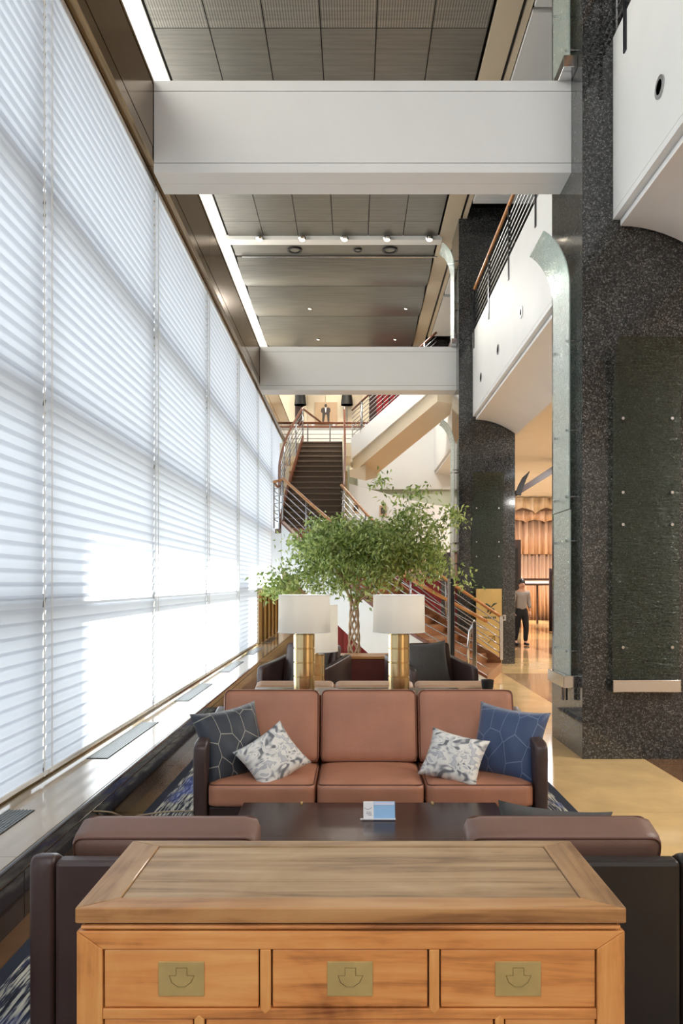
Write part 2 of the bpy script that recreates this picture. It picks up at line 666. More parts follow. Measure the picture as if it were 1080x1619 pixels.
def rrect(w, d, r, n=5):
    out = []
    for cx, cy, a0 in ((w / 2 - r, d / 2 - r, 0), (-w / 2 + r, d / 2 - r, PI / 2), (-w / 2 + r, -d / 2 + r, PI), (w / 2 - r, -d / 2 + r, 1.5 * PI)):
        for k in range(n + 1):
            a = a0 + k / n * PI / 2
            out.append((cx + r * math.cos(a), cy + r * math.sin(a)))
    return out


# ------------------------------------------------------------------ setting: floor
COLX = 2.09                       # left face of the granite columns
COLD = [7.24, 15.79, 24.34]       # front faces of the columns
CW, CD = 1.124, 1.11
CZ = 8.91                         # ceiling height
XW = -2.03                        # plane of the blinds
floor = struct(B('floor', M['marble_mid'], None, -2.6, 12.0, -4.0, 36.0, -0.12, -0.006), 'polished tan and brown marble lobby floor')
SL = {}


def slab(x0, x1, y0, y1, key):
    k = (round(x1 - x0, 3), round(y1 - y0, 3), key)
    if k not in SL:
        w, d = k[0] - 0.006, k[1] - 0.006
        SL[k] = MB().box(-w / 2, w / 2, -d / 2, d / 2, -0.03, 0).mesh('floor_slab', M[key])
    return link('floor_slab', SL[k], floor, ((x0 + x1) / 2, (y0 + y1) / 2, 0))


xs = [-2.0, -1.463, -0.2, 1.2, 2.66]
y = -3.0
ri = 0
while y < 35.4:
    step = 1.425
    for i in range(len(xs) - 1):
        slab(xs[i], xs[i + 1], y, y + step, 'marble_dark' if i == 0 else 'marble_light')
    for i in range(5):
        x0 = 2.66 + i * 1.8
        key = ('marble_dark', 'marble_mid', 'marble_light', 'marble_mid')[(ri // 2 + i) % 4] if y > 8 else 'marble_dark'
        slab(x0, x0 + 1.8, y, y + step, key)
    y += step
    ri += 1

# ------------------------------------------------------------------ setting: left window wall, ledge, blinds
MODS = [2.33 + 2.85 * k - 2.85 for k in range(9)]      # mullion lines
RAILZ = [1.49, 2.85, 4.21]
win = struct(B('window_1', M['mullion'], None, -2.24, -2.14, -0.6, 22.4, 0.16, 0.34), 'tall daylit window wall behind blinds')
for ym in MODS:
    B('mullion', M['mullion'], win, -2.24, -2.13, ym - 0.035, ym + 0.035, 0.34, 5.66)
for zr in RAILZ:
    B('transom', M['mullion'], win, -2.22, -2.12, -0.52, 22.33, zr - 0.045, zr + 0.045)
for k in range(len(MODS) - 1):
    for z0, z1 in zip([0.34] + [z + 0.045 for z in RAILZ], [z - 0.045 for z in RAILZ] + [5.66]):
        B('pane', M['glass'], win, -2.20, -2.19, MODS[k] + 0.04, MODS[k + 1] - 0.04, z0 + .004, z1 - .004)

# blinds: one per bay, each slat its own piece
PITCH = 0.0815
prof = [(0.020, 0.050), (0.006, 0.030), (-0.002, 0.0), (-0.004, -0.030), (-0.002, -0.050), (-0.005, -0.052), (-0.007, -0.046)]
slat_me = MB().sheet(prof, 'y', -1.405, 1.405).mesh('slat', M['slat'], smooth='all')
head_me = MB().box(-0.035, 0.035, -1.41, 1.41, -0.03, 0.03).mesh('head_rail', M['white'], bevel=0.006)
foot_me = MB().box(-0.012, 0.012, -1.40, 1.40, -0.016, 0.016).mesh('bottom_rail', M['white'], bevel=0.005)
cord_me = MB().tube([(0, 0, 0.36), (0, 0, 5.6)], 0.004, 6).mesh('cord', M['white'])
names = ['out of view beside the dresser', 'nearest in view, in shade and cut by the left edge', 'second in view, where the bright sun patch begins', 'third in view, beside the brass lamps',
         'fourth in view, sunlit low down', 'fifth in view, crossed by a narrow shadow bar', 'sixth in view, ending above the gold panels', 'farthest, beside the upper stair flight']
for k in range(len(MODS) - 1):
    yc = (MODS[k] + MODS[k + 1]) / 2
    b = thing('window_blind', 'white slat window blind, ' + names[k], 'blind', (XW, yc, 0), group='blinds along the window wall')
    zlo = 0.40 if k < 6 else 1.53
    z = 5.56
    while z > zlo:
        link('slat', slat_me, b, (0, 0, z))
        z -= PITCH
    link('head_rail', head_me, b, (-0.02, 0, 5.63))
    link('bottom_rail', foot_me, b, (-0.005, 0, zlo - 0.035))
    for dy in (-1.36, 1.36):
        if k < 6:
            link('cord', cord_me, b, (0.026, dy, 0))

# ledge with grilles
ledge = thing('window_ledge', 'low polished stone ledge with dark front under the blinds', 'ledge', (0, 0, 0))
for k in range(-1, 8):
    y0 = 2.33 + 2.85 * (k - 1) + 1.42
    B('ledge_slab', M['ledge'], ledge, -2.12, -1.60, y0 + .002, y0 + 2.848, 0.27, 0.312)
B('edge_band', M['ledge_dark'], ledge, -1.62, -1.575, -1.9, 20.8, 0.235, 0.309, bevel=0.012)
for k in range(0, 16):
    y0 = -1.9 + 1.425 * k
    B('front_panel', M['ledge_dark'], ledge, -1.625, -1.586, y0 + .004, y0 + 1.421, 0.0, 0.228)
B('core', M['ledge_dark'], ledge, -2.12, -1.626, -1.9, 20.8, 0.0, 0.268)
B('brass_strip', M['bronze'], ledge, -2.075, -2.055, -1.9, 16.6, 0.3125, 0.33)
bars = MB()
for i in range(75):
    yy = -0.75 + i * 0.02
    bars.box(-0.07, 0.07, yy, yy + 0.011, 0, 0.004)
for i in range(8):
    xx = -0.075 + i * 0.02
    bars.box(xx, xx + 0.008, -0.76, 0.76, 0, 0.005)
gr_me = bars.mesh('air_grille', M['grille'])
gb_me = MB().box(-0.078, 0.078, -0.765, 0.765, 0.0, 0.0015).mesh('recess', M['black'])
for k, ymod in enumerate(MODS[:-2]):
    g = thing('air_grille', 'grey metal air grille set in the ledge, ' + ['out of view beside the dresser', 'nearest in view, cut by the left edge', 'level with the front of the tan sofa', 'just beyond the brass lamps', 'level with the tree', 'last but one before the gold panels', 'farthest, by the gold panels'][k], 'grille', (-1.90, ymod + 1.425, 0.312), group='grilles in the ledge')
    link('recess', gb_me, g)
    link('grille_bars', gr_me, g, (0, 0, 0.0015))

# gold frames at the far end under the blinds
gp = thing('gold_screen', 'gold framed panels between the ledge and the far blinds', 'panel', (0, 0, 0))
for k in range(5):
    y0 = 16.66 + k * 0.82
    B('gold_panel', M['gold_panel'], gp, -2.06, -2.02, y0, y0 + 0.7, 0.32, 1.40)
    B('post', M['bronze'], gp, -2.05, -1.98, y0 + 0.72, y0 + 0.80, 0.32, 1.40)
B('top_rail', M['gold_panel'], gp, -2.06, -1.98, 16.62, 20.8, 1.402, 1.44)

# bronze fascia above the blinds
fas = struct(B('trim_1', M['bronze'], None, -2.5, -2.03, -2.0, 22.4, 5.72, 6.42), 'bronze fascia above the window blinds')
for k in range(-1, 8):
    y0 = 2.0 + 2.85 * k
    B('fascia_panel', M['bronze'], fas, -2.02, -1.93, y0 + .004, y0 + 2.846, 5.80, 6.40)
    B('fascia_panel', M['bronze'], fas, -2.02, -1.932, y0 + .004, y0 + 2.846, 5.67, 5.79)
    B('fascia_panel', M['bronze'], fas, -2.02, -1.925, y0 + .004, y0 + 2.846, 6.405, 6.44)
wall_l = struct(MB().box(-3.3, -3.2, -2.0, 27.0, 6.3, 6.5).build('wall_left', M['white']), 'frosted clerestory wall above the bronze fascia')
for k in range(10):
    B('clerestory_frame', M['white'], wall_l, -3.3, -3.2, -2.0 + 2.85 * k, -1.92 + 2.85 * k, 6.5, 9.17)
    MB().add([(-3.25, -1.92 + 2.85 * k, 6.5), (-3.25, 0.85 + 2.85 * k, 6.5), (-3.25, 0.85 + 2.85 * k, 9.17), (-3.25, -1.92 + 2.85 * k, 9.17)], [(0, 1, 2, 3)]).build('frosted_pane', M['frosted'], wall_l)
B('cove_floor', M['white'], wall_l, -3.2, -2.03, -2.0, 27.0, 6.36, 6.42)
wl2 = struct(B('wall_left_far', M['white'], None, -2.2, -2.03, 22.4, 27.0, 0.0, 6.4), 'white wall beyond the last blind')

# ------------------------------------------------------------------ cross beams
BD = [7.60, 16.15]
for k, bd in enumerate(BD):
    cb = struct(B('cross_beam', M['groove'], None, -1.925, 2.09, bd + 0.012, bd + 0.42, 5.575, 6.43), ['near white cross beam spanning blinds to granite column', 'far white cross beam in front of the stairs'][k])
    for z0, z1 in ((5.556, 5.645), (5.652, 6.335), (6.342, 6.44)):
        B('fascia_board', M['beam'], cb, -1.925, 2.088, bd, bd + 0.011, z0, z1)
    B('soffit_board', M['beam'], cb, -1.925, 2.088, bd + 0.0112, bd + 0.21, 5.556, 5.574)
    B('soffit_board', M['beam'], cb, -1.925, 2.088, bd + 0.214, bd + 0.4208, 5.556, 5.574)
    B('fascia_board', M['beam'], cb, -1.925, 2.088, bd + 0.421, bd + 0.432, 5.56, 6.44)

# ------------------------------------------------------------------ ceiling
ceil = struct(B('ceiling', M['black'], None, -3.3, 12.0, 0.4, 36.0, CZ + 0.25, CZ + 0.40), 'high grey metal panelled ceiling')
B('border', M['white'], ceil, -3.2, -2.68, 0.4, 26.5, CZ + 0.02, CZ + 0.06)
pw = 0.733
CP = {}


def cpanel(x0, x1, y0, y1, z, key, dz=0.0):
    k = (round(x1 - x0, 3), round(y1 - y0, 3), key, dz)
    if k not in CP:
        w, d = k[0] - 0.014, k[1] - 0.014
        pr = []
        n = 6 if dz else 1
        for i in range(n + 1):
            t = i / n
            pr.append((-d / 2 + d * t, -dz * math.sin(PI * t)))
        up = [(a, b + 0.03) for a, b in reversed(pr)]
        CP[k] = MB().prism(pr + up, 'x', -w / 2, w / 2).mesh('ceiling_panel', M[key], smooth=bool(dz))
    return link('ceiling_panel', CP[k], ceil, ((x0 + x1) / 2, (y0 + y1) / 2, z))


rows = [(0.4, 3.1), (3.1, 5.8), (5.8, 8.2), (8.2, 10.4), (10.4, 12.6), (12.6, 14.2), (14.2, 15.95), (15.95, 16.65)]
for (a, b) in rows:
    for i in range(6):
        x0 = -2.64 + i * pw
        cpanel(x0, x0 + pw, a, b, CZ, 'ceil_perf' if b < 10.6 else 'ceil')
# light trough across the ceiling with spot lamps
tr = thing('light_trough', 'white ceiling trough with five small lamps above the far beam', 'light fitting', (0, 16.72, CZ - 0.08))
MB().prism([(-0.10, 0.0), (0.16, 0.0), (0.16, 0.10), (0.12, 0.10), (0.12, 0.03), (-0.06, 0.03), (-0.06, 0.10), (-0.10, 0.10)], 'x', -2.85, 1.85).build('trough', M['white'], tr, bevel=0.004)
for i in range(5):
    xl = -1.98 + i * 0.89
    s_ = MB().lathe([(0.0, 0.02), (0.07, 0.02), (0.09, -0.02), (0.07, -0.05), (0.0, -0.05)], 16, (xl, -0.16, 0.02)).build('lamp_head', M['chrome'], tr, smooth=True)
    MB().lathe([(0.0, 0.0), (0.055, 0.0), (0.055, -0.01), (0.0, -0.01)], 16, (xl, -0.16, -0.032)).build('lens', M['glow'], s_)
cpanel(-2.64, 1.76, 16.95, 17.62, CZ, 'ceil')
for xr, r in ((-1.30, 0.16), (0.08, 0.09), (0.78, 0.17)):
    dl = thing('ceiling_downlight', {-1.30: 'large ringed downlight left in the metal ceiling strip', 0.08: 'small ringed downlight between two large ones', 0.78: 'large ringed downlight right in the metal ceiling strip'}[xr], 'downlight', (xr, 17.3, CZ - 0.01), group='ringed downlights in the far ceiling strip')
    MB().lathe([(r * .72, 0.0), (r, 0.0), (r, -0.02), (r * .72, -0.02), (r * .72, 0.0)], 28).build('ring', M['dark_steel'], dl, smooth=True)
    MB().lathe([(0.0, 0.0), (r * .6, 0.0), (r * .6, -0.008), (0.0, -0.008)], 28).build('lens', M['ceil'], dl)
B('slot', M['black'], ceil, -2.7, 1.85, 17.60, 17.74, CZ + 0.05, CZ + 0.12)
MB().tube([(-2.5, 17.62, CZ - 0.03), (1.85, 17.62, CZ - 0.03)], 0.02, 8).build('slot_rail', M['steel'], ceil, smooth=True)
yy = 17.74
for i, d in enumerate((1.75, 2.2, 2.7, 2.6)):
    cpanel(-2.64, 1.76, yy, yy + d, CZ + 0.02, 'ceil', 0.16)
    yy += d
for i, (xl, yl) in enumerate(((-1.15, 20.6), (1.35, 20.6), (-1.05, 23.2), (1.2, 23.2))):
    d_ = thing('ceiling_spot', 'tiny bright ceiling spot in the wavy metal panels, ' + ['left of the nearer pair', 'right of the nearer pair', 'left of the farther pair', 'right of the farther pair'][i], 'spot light', (xl, yl, CZ - 0.15), group='ceiling spots')
    MB().lathe([(0.035, 0.02), (0.05, 0.0), (0.045, -0.012), (0.035, -0.012), (0.035, 0.02)], 14).build('rim', M['chrome'], d_, smooth=True)
    MB().lathe([(0, 0), (0.034, 0), (0.034, -0.006), (0, -0.006)], 14).build('lens', M['glow'], d_)
# right border of the ceiling: beige cheek, dark slit, white panels
B('cheek', M['beige'], ceil, 1.80, 2.12, 4.4, 24.3, CZ - 0.02, CZ + 0.05)
B('slit', M['black'], ceil, 2.125, 2.165, 4.4, 23.0, CZ + 0.02, CZ + 0.05)
B('cheek', M['beige'], ceil, 2.17, 2.25, 4.4, 23.4, CZ - 0.02, CZ + 0.05)
for a, b in ((4.4, 9.95), (10.05, 15.1), (16.95, 19.85), (20.05, 23.2)):
    B('white_panel', M['white'], ceil, 2.27, 3.6, a, b, CZ - 0.05, CZ + 0.02)

# ------------------------------------------------------------------ granite columns
cwords = ['near', 'middle', 'far']
for k, cd in enumerate(COLD):
    c = struct(B('granite_column', M['black'], None, COLX + 0.02, COLX + CW - 0.02, cd + 0.02, cd + CD - 0.02, 0, CZ + 0.2), cwords[k] + ' square column clad in polished black granite')
    for z0, z1 in ((0, 2.483), (2.487, 4.967), (4.971, 7.45), (7.454, CZ + 0.2)):
        B('granite_panel', M['granite'], c, COLX, COLX + CW, cd, cd + 0.02, z0, z1)
        B('granite_panel', M['granite'], c, COLX, COLX + 0.02, cd + 0.0205, cd + CD, z0, z1)
        B('granite_panel', M['granite'], c, COLX + CW - 0.02, COLX + CW, cd + 0.0205, cd + CD, z0, z1)
        B('granite_panel', M['granite'], c, COLX + 0.0205, COLX + CW - 0.0205, cd + CD - 0.02, cd + CD, z0, z1)


def curl_profile(x0, zt0, dx, dz, n=10):
    """arc leaving vertical at zt0, ends offset dx, dz higher"""
    out = []
    for i in range(n + 1):
        t = i / n
        out.append((x0 + dx * (1 - math.cos(t * PI / 2.6)) / (1 - math.cos(PI / 2.6)), zt0 + dz * math.sin(t * PI / 2.6) / math.sin(PI / 2.6)))
    return out


def thick(pr, th):
    return pr + [(a + th, b) for a, b in reversed(pr)]


def side_glass(cd, zb, zs, zc, dxc, dzc, label):
    g = thing('glass_panel', label, 'glass panel', (0, 0, 0), group='rippled glass sheets on the columns')
    xg = COLX - 0.06
    y0, y1 = cd + 0.19, cd + 0.78
    if zs:
        MB().box(xg - 0.012, xg, y0 - 0.03, y1 - 0.03, zb, zs - 0.01).build('pane', M['glass_side'], g)
    low = zs if zs else zb
    pr = [(xg, low)] + curl_profile(xg, zc, -dxc, dzc)
    MB().prism(thick(pr, -0.012), 'y', y0, y1).build('pane', M['glass_side'], g, smooth=True)
    bm_ = MB().lathe([(0, 0), (0.012, 0), (0.012, 0.085), (0, 0.085)], 10, axis='x').mesh('bolt', M['steel'], smooth=True)
    zz = [low + 0.12, low + 0.75, low + 1.6]
    if zs:
        zz += [zb + 0.22, zs - 0.3]
    for z in zz:
        for yb in (y0 + 0.08, y1 - 0.08):
            link('bolt', bm_, g, (xg - 0.025, yb, z))
    B('shelf', M['chrome'], g, xg - 0.07, COLX, y0 - 0.04, y1 - 0.02, zb - 0.115, zb - 0.002, bevel=0.004)
    if zs:
        MB().lathe([(0, 0), (0.03, 0), (0.03, 0.14), (0, 0.14)], 12, (xg - 0.0, (y0 + y1) / 2 - 0.1, zb - 0.26)).build('uplight', M['chrome'], g, smooth=True)
    return g


def front_glass(cd, label):
    g = thing('glass_panel', label, 'glass panel', (0, 0, 0), group='rippled glass sheets on the columns')
    yg = cd - 0.08
    x0, x1 = COLX + 0.255, COLX + 0.87
    MB().box(x0 - 0.005, x1 - 0.012, yg, yg + 0.012, 0.74, 2.335).build('pane', M['glass_front'], g)
    pr = [(yg - 0.002, 2.335)] + curl_profile(yg - 0.002, 3.05, -0.17, 0.74)
    MB().prism(thick(pr, 0.012), 'x', x0, x1).build('pane', M['glass_front'], g, smooth=True)
    bm_ = MB().lathe([(0, 0), (0.014, 0), (0.014, 0.09), (0, 0.09)], 10, axis='y').mesh('bolt', M['steel'], smooth=True)
    for z in (1.03, 2.14, 2.43, 3.1):
        for xb in (x0 + 0.085, x1 - 0.085):
            link('bolt', bm_, g, (xb, yg - 0.02, z))
    B('shelf', M['chrome'], g, x0 - 0.01, x1 - 0.01, yg - 0.03, cd, 0.625, 0.737, bevel=0.004)
    return g


side_glass(COLD[0], 0.745, 2.31, 4.40, 0.24, 0.52, 'pale green rippled glass with curled top beside the near granite column')
side_glass(COLD[0], 6.55, None, 8.0, 0.24, 0.50, 'upper glass sheet on the near column above the white beam')
side_glass(COLD[1], 0.745, 2.31, 4.40, 0.24, 0.52, 'tall rippled glass with curled top beside the middle granite column')
side_glass(COLD[1], 6.55, None, 8.0, 0.24, 0.50, 'upper curled glass sheet on the middle column above the far beam')
front_glass(COLD[0], 'dark rippled glass bolted on the front of the near granite column')
front_glass(COLD[1], 'dark rippled glass bolted on the front of the middle granite column')

# ------------------------------------------------------------------ balconies
XF = 2.37


def balcony(y0, y1, label, rail_label, vents, posts):
    b = struct(B('balcony', M['white'], None, XF, XF + 0.12, y0, y1, 5.00, 6.6), label)
    B('lip', M['white'], b, XF - 0.0, XF + 0.10, y0, y1, 4.935, 4.995)
    pr = [(XF + 0.06, 4.87)]
    for i in range(1, 9):
        t = i / 8
        pr.append((XF + 0.06 + 0.80 * t, 4.87 - 0.29 * t ** 2))
    up = [(a, c + 0.05) for a, c in reversed(pr)]
    MB().prism(pr + up, 'y', y0, y1 - 0.02).build('soffit', M['white'], b, smooth=True)
    B('soffit_edge', M['white'], b, XF + 0.86, XF + 0.92, y0, y1 - 0.02, 4.58, 5.5)
    B('deck', M['beige'], b, XF + 0.12, 5.2, y0, y1, 5.45, 5.6)
    if not rail_label:
        return b
    r = thing('balcony_railing', rail_label, 'railing', (0, 0, 0))
    zt = 7.40
    MB().tube([(XF, y0 + .2, zt), (XF, y1 - 0.25, zt)], 0.03, 10).build('handrail', M['handrail'], r, smooth=True)
    MB().tube([(XF, y1 - 0.25, zt), (XF + 0.0, y1 - 0.12, zt - 0.05), (XF + 0.02, y1 - 0.05, zt - 0.2), (XF + 0.02, y1 - 0.05, 6.62)], 0.014, 8).build('end_loop', M['steel'], r, smooth=True)
    for i in range(6):
        z = 6.72 + i * 0.105
        MB().tube([(XF + 0.02, y0 + .1, z), (XF + 0.02, y1 - 0.05, z)], 0.010, 6).build('rod', M['steel'], r, smooth=True)
    for yp in posts:
        B('post', M['dark_steel'], r, XF - 0.014, XF - 0.001, yp - 0.03, yp + 0.03, 6.25, 7.38)
    for i, yv in enumerate(vents):
        v = thing('wall_spot', 'small round recessed spot on the white balcony front, %s' % vents[yv], 'spot light', (XF, yv, 5.45), group='round spots on balcony fronts')
        MB().lathe([(0.055, -0.012), (0.085, -0.012), (0.085, 0), (0.055, 0), (0.055, -0.012)], 20, axis='x').build('ring', M['steel'], v, smooth=True)
        MB().lathe([(0, -0.006), (0.054, -0.006), (0.054, 0), (0, 0)], 20, axis='x').build('lens', M['black'], v)
    return b


balcony(-3.5, COLD[0] - 0.005, 'near white balcony front at upper right', 'steel rod railing on the near balcony', {6.12: 'large one near the top right corner'}, [5.0, 6.9])
balcony(COLD[0] + CD + 0.01, COLD[1] - 0.005, 'white balcony front between near and middle columns', 'wood topped steel rod railing on the balcony between the columns',
        {11.2: 'highest of three in the middle bay', 13.0: 'middle of three in the middle bay', 14.75: 'lowest of three in the middle bay'}, [8.6, 10.3, 12.1, 13.9, 15.6])
balcony(COLD[1] + CD + 0.01, COLD[2] - 0.005, 'far white balcony front behind the middle column', None, {}, [])
struct(B('wall_right_upper', mat('upper_shadow_wall', (74, 70, 66), 0.7), None, 5.2, 5.3, -4.0, 36.0, 5.4, CZ + 0.3), 'wall behind the balconies in a shadow colour')  # dark of the balcony interior put into the wall colour
lob = struct(B('ceiling_lobby', M['white'], None, 3.3, 12.0, 8.3, 36.0, 5.36, 5.44), 'white lobby ceiling beyond the columns')
struct(B('ceiling_lobby_near', M['white'], None, 3.3, 12.0, -4.0, 8.29, 4.62, 4.70), 'low white ceiling beside the near column')

struct(B('wall_back', mat('back_wall_panel', (172, 164, 152), 0.6, var=0.1), None, -3.3, 14.0, -7.2, -7.0, 0, 5.6), 'plain wall of the lobby behind the viewpoint')
floor_b = struct(B('floor_back', M['marble_mid'], None, -2.6, 14.0, -7.0, -4.0, -0.12, 0.0), 'tan marble floor behind the viewpoint')
struct(B('wall_right', M['beige'], None, 12.0, 12.1, -7.0, 36.0, 0, 5.5), 'beige wall at the far side of the lobby')
# ------------------------------------------------------------------ lobby behind the columns
struct(B('wall_far_right', M['pink_wall'], None, 3.3, 12.0, 35.4, 35.6, 0, 5.4), 'rose wall at the end of the lobby')


def wavy(name, x0, x1, y, z0, z1, amp, waves, m, parent, scallop=0.0, th=0.03):
    n = 120
    vs, fs = [], []
    for j, off in enumerate((0, th)):
        for i in range(n + 1):
            t = i / n
            yy_ = y + off + amp * math.sin(2 * PI * waves * t) + 0.35 * amp * math.sin(2 * PI * waves * 2.3 * t + 1)
            zb = z0 + scallop * abs(math.sin(PI * waves * 0.5 * t))
            vs += [(x0 + (x1 - x0) * t, yy_, zb), (x0 + (x1 - x0) * t, yy_, z1)]
    N = 2 * (n + 1)
    for i in range(n):
        a = 2 * i
        fs.append((a, a + 2, a + 3, a + 1))
        fs.append((N + a, N + a + 1, N + a + 3, N + a + 2))
        fs.append((a, N + a, N + a + 2, a + 2))
        fs.append((a + 1, a + 3, N + a + 3, N + a + 1))
    fs += [(0, 1, N + 1, N), (2 * n, N + 2 * n, N + 2 * n + 1, 2 * n + 1)]
    return MB().add(vs, fs).build(name, m, parent, smooth='all')


cu = thing('curtain', 'tall pleated copper curtain at the end of the lobby', 'curtain', (0, 0, 0))
wavy('drape', 5.9, 10.2, 34.6, 2.88, 4.35, 0.09, 15, M['copper'], cu)
wavy('drape', 6.6, 10.2, 34.7, 0.0, 2.9, 0.06, 22, M['copper'], cu)
va = thing('valance', 'cream scalloped fabric valance above the copper curtain', 'valance', (0, 0, 0))
wavy('fabric', 5.8, 10.4, 34.2, 4.62, 5.3, 0.12, 9, M['valance'], va, 0.25)
wavy('fabric', 5.8, 10.4, 34.4, 4.25, 4.75, 0.10, 11, M['copper'], va, 0.12)
MB().hexa([(4.6, 23.9, 4.05), (6.3, 23.9, 5.10), (6.3, 24.2, 5.10), (4.6, 24.2, 4.05), (4.6, 23.9, 4.22), (6.3, 23.9, 5.34), (6.3, 24.2, 5.34), (4.6, 24.2, 4.22)]).build('arch_brace', M['brown_dark'], None)
tag(bpy.data.objects['arch_brace'], 'dark brown sloping timber brace under the lobby ceiling', 'brace')
hp = MB().prism([(4.86, 4.3), (4.95, 4.55), (5.08, 4.80), (5.3, 5.0), (5.18, 4.72), (5.08, 4.45), (5.02, 4.25)], 'y', 23.8, 23.9).build('horn_ornament', M['black'], None)
tag(hp, 'black curved horn ornament beside the middle column', 'ornament')
pt = thing('lobby_partition', 'dark doorway surround behind the walking person', 'partition', (0, 0, 0))
B('panel', M['brown_dark'], pt, 5.62, 6.12, 29.0, 29.2, 0, 3.2)
B('panel', M['black'], pt, 5.75, 6.0, 28.97, 29.0, 0, 2.9)
md = wavy('maroon_drape', 6.42, 7.1, 26.0, 0.02, 2.1, 0.06, 4, M['maroon'], None)
tag(md, 'dark maroon hanging drape right of the walking person', 'drape')
bt = thing('banquette', 'long striped counter in front of the copper curtain', 'counter', (0, 0, 0))
B('top', M['brown_dark'], bt, 6.2, 8.2, 31.0, 31.5, 1.72, 1.80)
B('band', M['white'], bt, 6.2, 8.2, 31.02, 31.4, 1.60, 1.715)
B('rail', M['brown_dark'], bt, 6.2, 8.2, 31.0, 31.5, 1.52, 1.598)
for xx in (6.25, 7.2, 8.1):
    B('leg', M['brown_dark'], bt, xx, xx + 0.07, 31.2, 31.27, 0, 1.52)

# ------------------------------------------------------------------ stairs
NEAR = [(2.12, 12.5), (0.92, 13.0), (-0.35, 14.4), (-1.42, 16.0)]
FAR = [(2.66, 14.3), (1.60, 14.75), (0.52, 15.7), (-0.28, 17.0)]
NS, ZL = 16, 2.72
rise = ZL / NS
nn = [Vector((p[0], p[1], 0)) for p in NEAR]
ff = [Vector((p[0], p[1], 0)) for p in FAR]
npt = spline(nn, NS + 1)
fpt = spline(ff, NS + 1)
st = thing('staircase', 'curved staircase with white side, wooden treads and steel rails', 'staircase', (0, 0, 0))
for i in range(NS):
    z = (i + 1) * rise
    a, b, c, d = npt[i], npt[i + 1], fpt[i + 1], fpt[i]
    MB().hexa([(a.x, a.y, z - 0.035), (d.x, d.y, z - 0.035), (c.x, c.y, z - 0.035), (b.x, b.y, z - 0.035), (a.x, a.y, z), (d.x, d.y, z), (c.x, c.y, z), (b.x, b.y, z)]).build('tread', M['tread'], st)
    e1, e2 = a.lerp(b, 0.08), d.lerp(c, 0.08)
    MB().hexa([(a.x, a.y, z - rise), (d.x, d.y, z - rise), (e2.x, e2.y, z - rise), (e1.x, e1.y, z - rise), (a.x, a.y, z - 0.036), (d.x, d.y, z - 0.036), (e2.x, e2.y, z - 0.036), (e1.x, e1.y, z - 0.036)]).build('riser', M['tread'], st)


def strip(path, zt, zb, th, name, m, parent, side=1):
    vs, fs = [], []
    n = len(path)
    for i, p in enumerate(path):
        a = path[max(0, i - 1)]
        b = path[min(n - 1, i + 1)]
        t = (b - a)
        t.z = 0
        t.normalize()
        w = Vector((-t.y, t.x, 0)) * th * side
        for q, z in ((p, zb[i]), (p, zt[i]), (p + w, zt[i]), (p + w, zb[i])):
            vs.append((q.x, q.y, z))
    for i in range(n - 1):
        for k in range(4):
            fs.append((4 * i + k, 4 * i + (k + 1) % 4, 4 * i + 4 + (k + 1) % 4, 4 * i + 4 + k))
    fs += [(3, 2, 1, 0), tuple(4 * (n - 1) + k for k in range(4))]
    return MB().add(vs, fs).build(name, m, parent, smooth=True)


nfine = spline(nn, 33)
ffine = spline(ff, 33)
zn = [ZL * i / 32 + rise * 0.6 for i in range(33)]
strip(nfine, [z + 0.0 for z in zn], [max(0.0, z - 0.86) for z in zn], 0.06, 'stringer', M['white'], st, 1)
strip(nfine, [z + 0.05 for z in zn], [z + 0.001 for z in zn], 0.08, 'stringer_cap', M['handrail_dark'], st, 1)
strip(ffine, [z + 0.14 for z in zn], [max(0.0, z - 0.5) for z in zn], 0.06, 'stringer', M['tread'], st, -1)
# landing
lp = [(-1.42, 16.0), (-0.28, 17.0), (-0.28, 17.25), (-1.60, 17.25), (-1.62, 16.2)]
MB().prism(lp, 'z', ZL - 0.10, ZL).build('landing', M['tread_carpet'], st)
MB().prism([(-1.47, 15.95), (-0.26, 17.02), (-0.26, 17.25), (-1.66, 17.25), (-1.68, 16.12)], 'z', ZL - 0.9, ZL - 0.101).build('landing_side', M['white'], st)
# upper flight
NU, ZM = 16, 5.40
lx = spline([(-1.60, 17.25, 0), (-1.58, 18.4, 0), (-1.48, 19.8, 0), (-1.36, 21.4, 0)], NU + 1)
rx = spline([(-0.28, 17.25, 0), (-0.27, 18.6, 0), (-0.29, 20.0, 0), (-0.32, 21.4, 0)], NU + 1)
ru = (ZM - ZL) / NU
for i in range(NU):
    z = ZL + (i + 1) * ru
    a, b, c, d = lx[i], rx[i], rx[i + 1], lx[i + 1]
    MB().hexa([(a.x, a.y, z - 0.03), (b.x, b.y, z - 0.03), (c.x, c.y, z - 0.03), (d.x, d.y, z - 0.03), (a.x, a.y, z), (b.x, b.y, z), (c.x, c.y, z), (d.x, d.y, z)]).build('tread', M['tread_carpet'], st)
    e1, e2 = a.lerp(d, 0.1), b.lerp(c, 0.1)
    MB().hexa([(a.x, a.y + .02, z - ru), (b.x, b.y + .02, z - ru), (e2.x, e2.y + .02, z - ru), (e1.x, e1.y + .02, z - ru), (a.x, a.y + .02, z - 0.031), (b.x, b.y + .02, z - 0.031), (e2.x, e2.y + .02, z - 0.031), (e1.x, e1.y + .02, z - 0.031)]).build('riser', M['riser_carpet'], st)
lf = spline([p for p in lx], 25)
rf = spline([p for p in rx], 25)
zu = [ZL + (ZM - ZL) * i / 24 + 0.1 for i in range(25)]
strip(lf, [z + 0.1 for z in zu], [z - 0.5 for z in zu], 0.05, 'stringer', M['handrail_dark'], st, 1)
strip(rf, [z + 0.1 for z in zu], [z - 0.5 for z in zu], 0.05, 'stringer', M['cream'], st, -1)
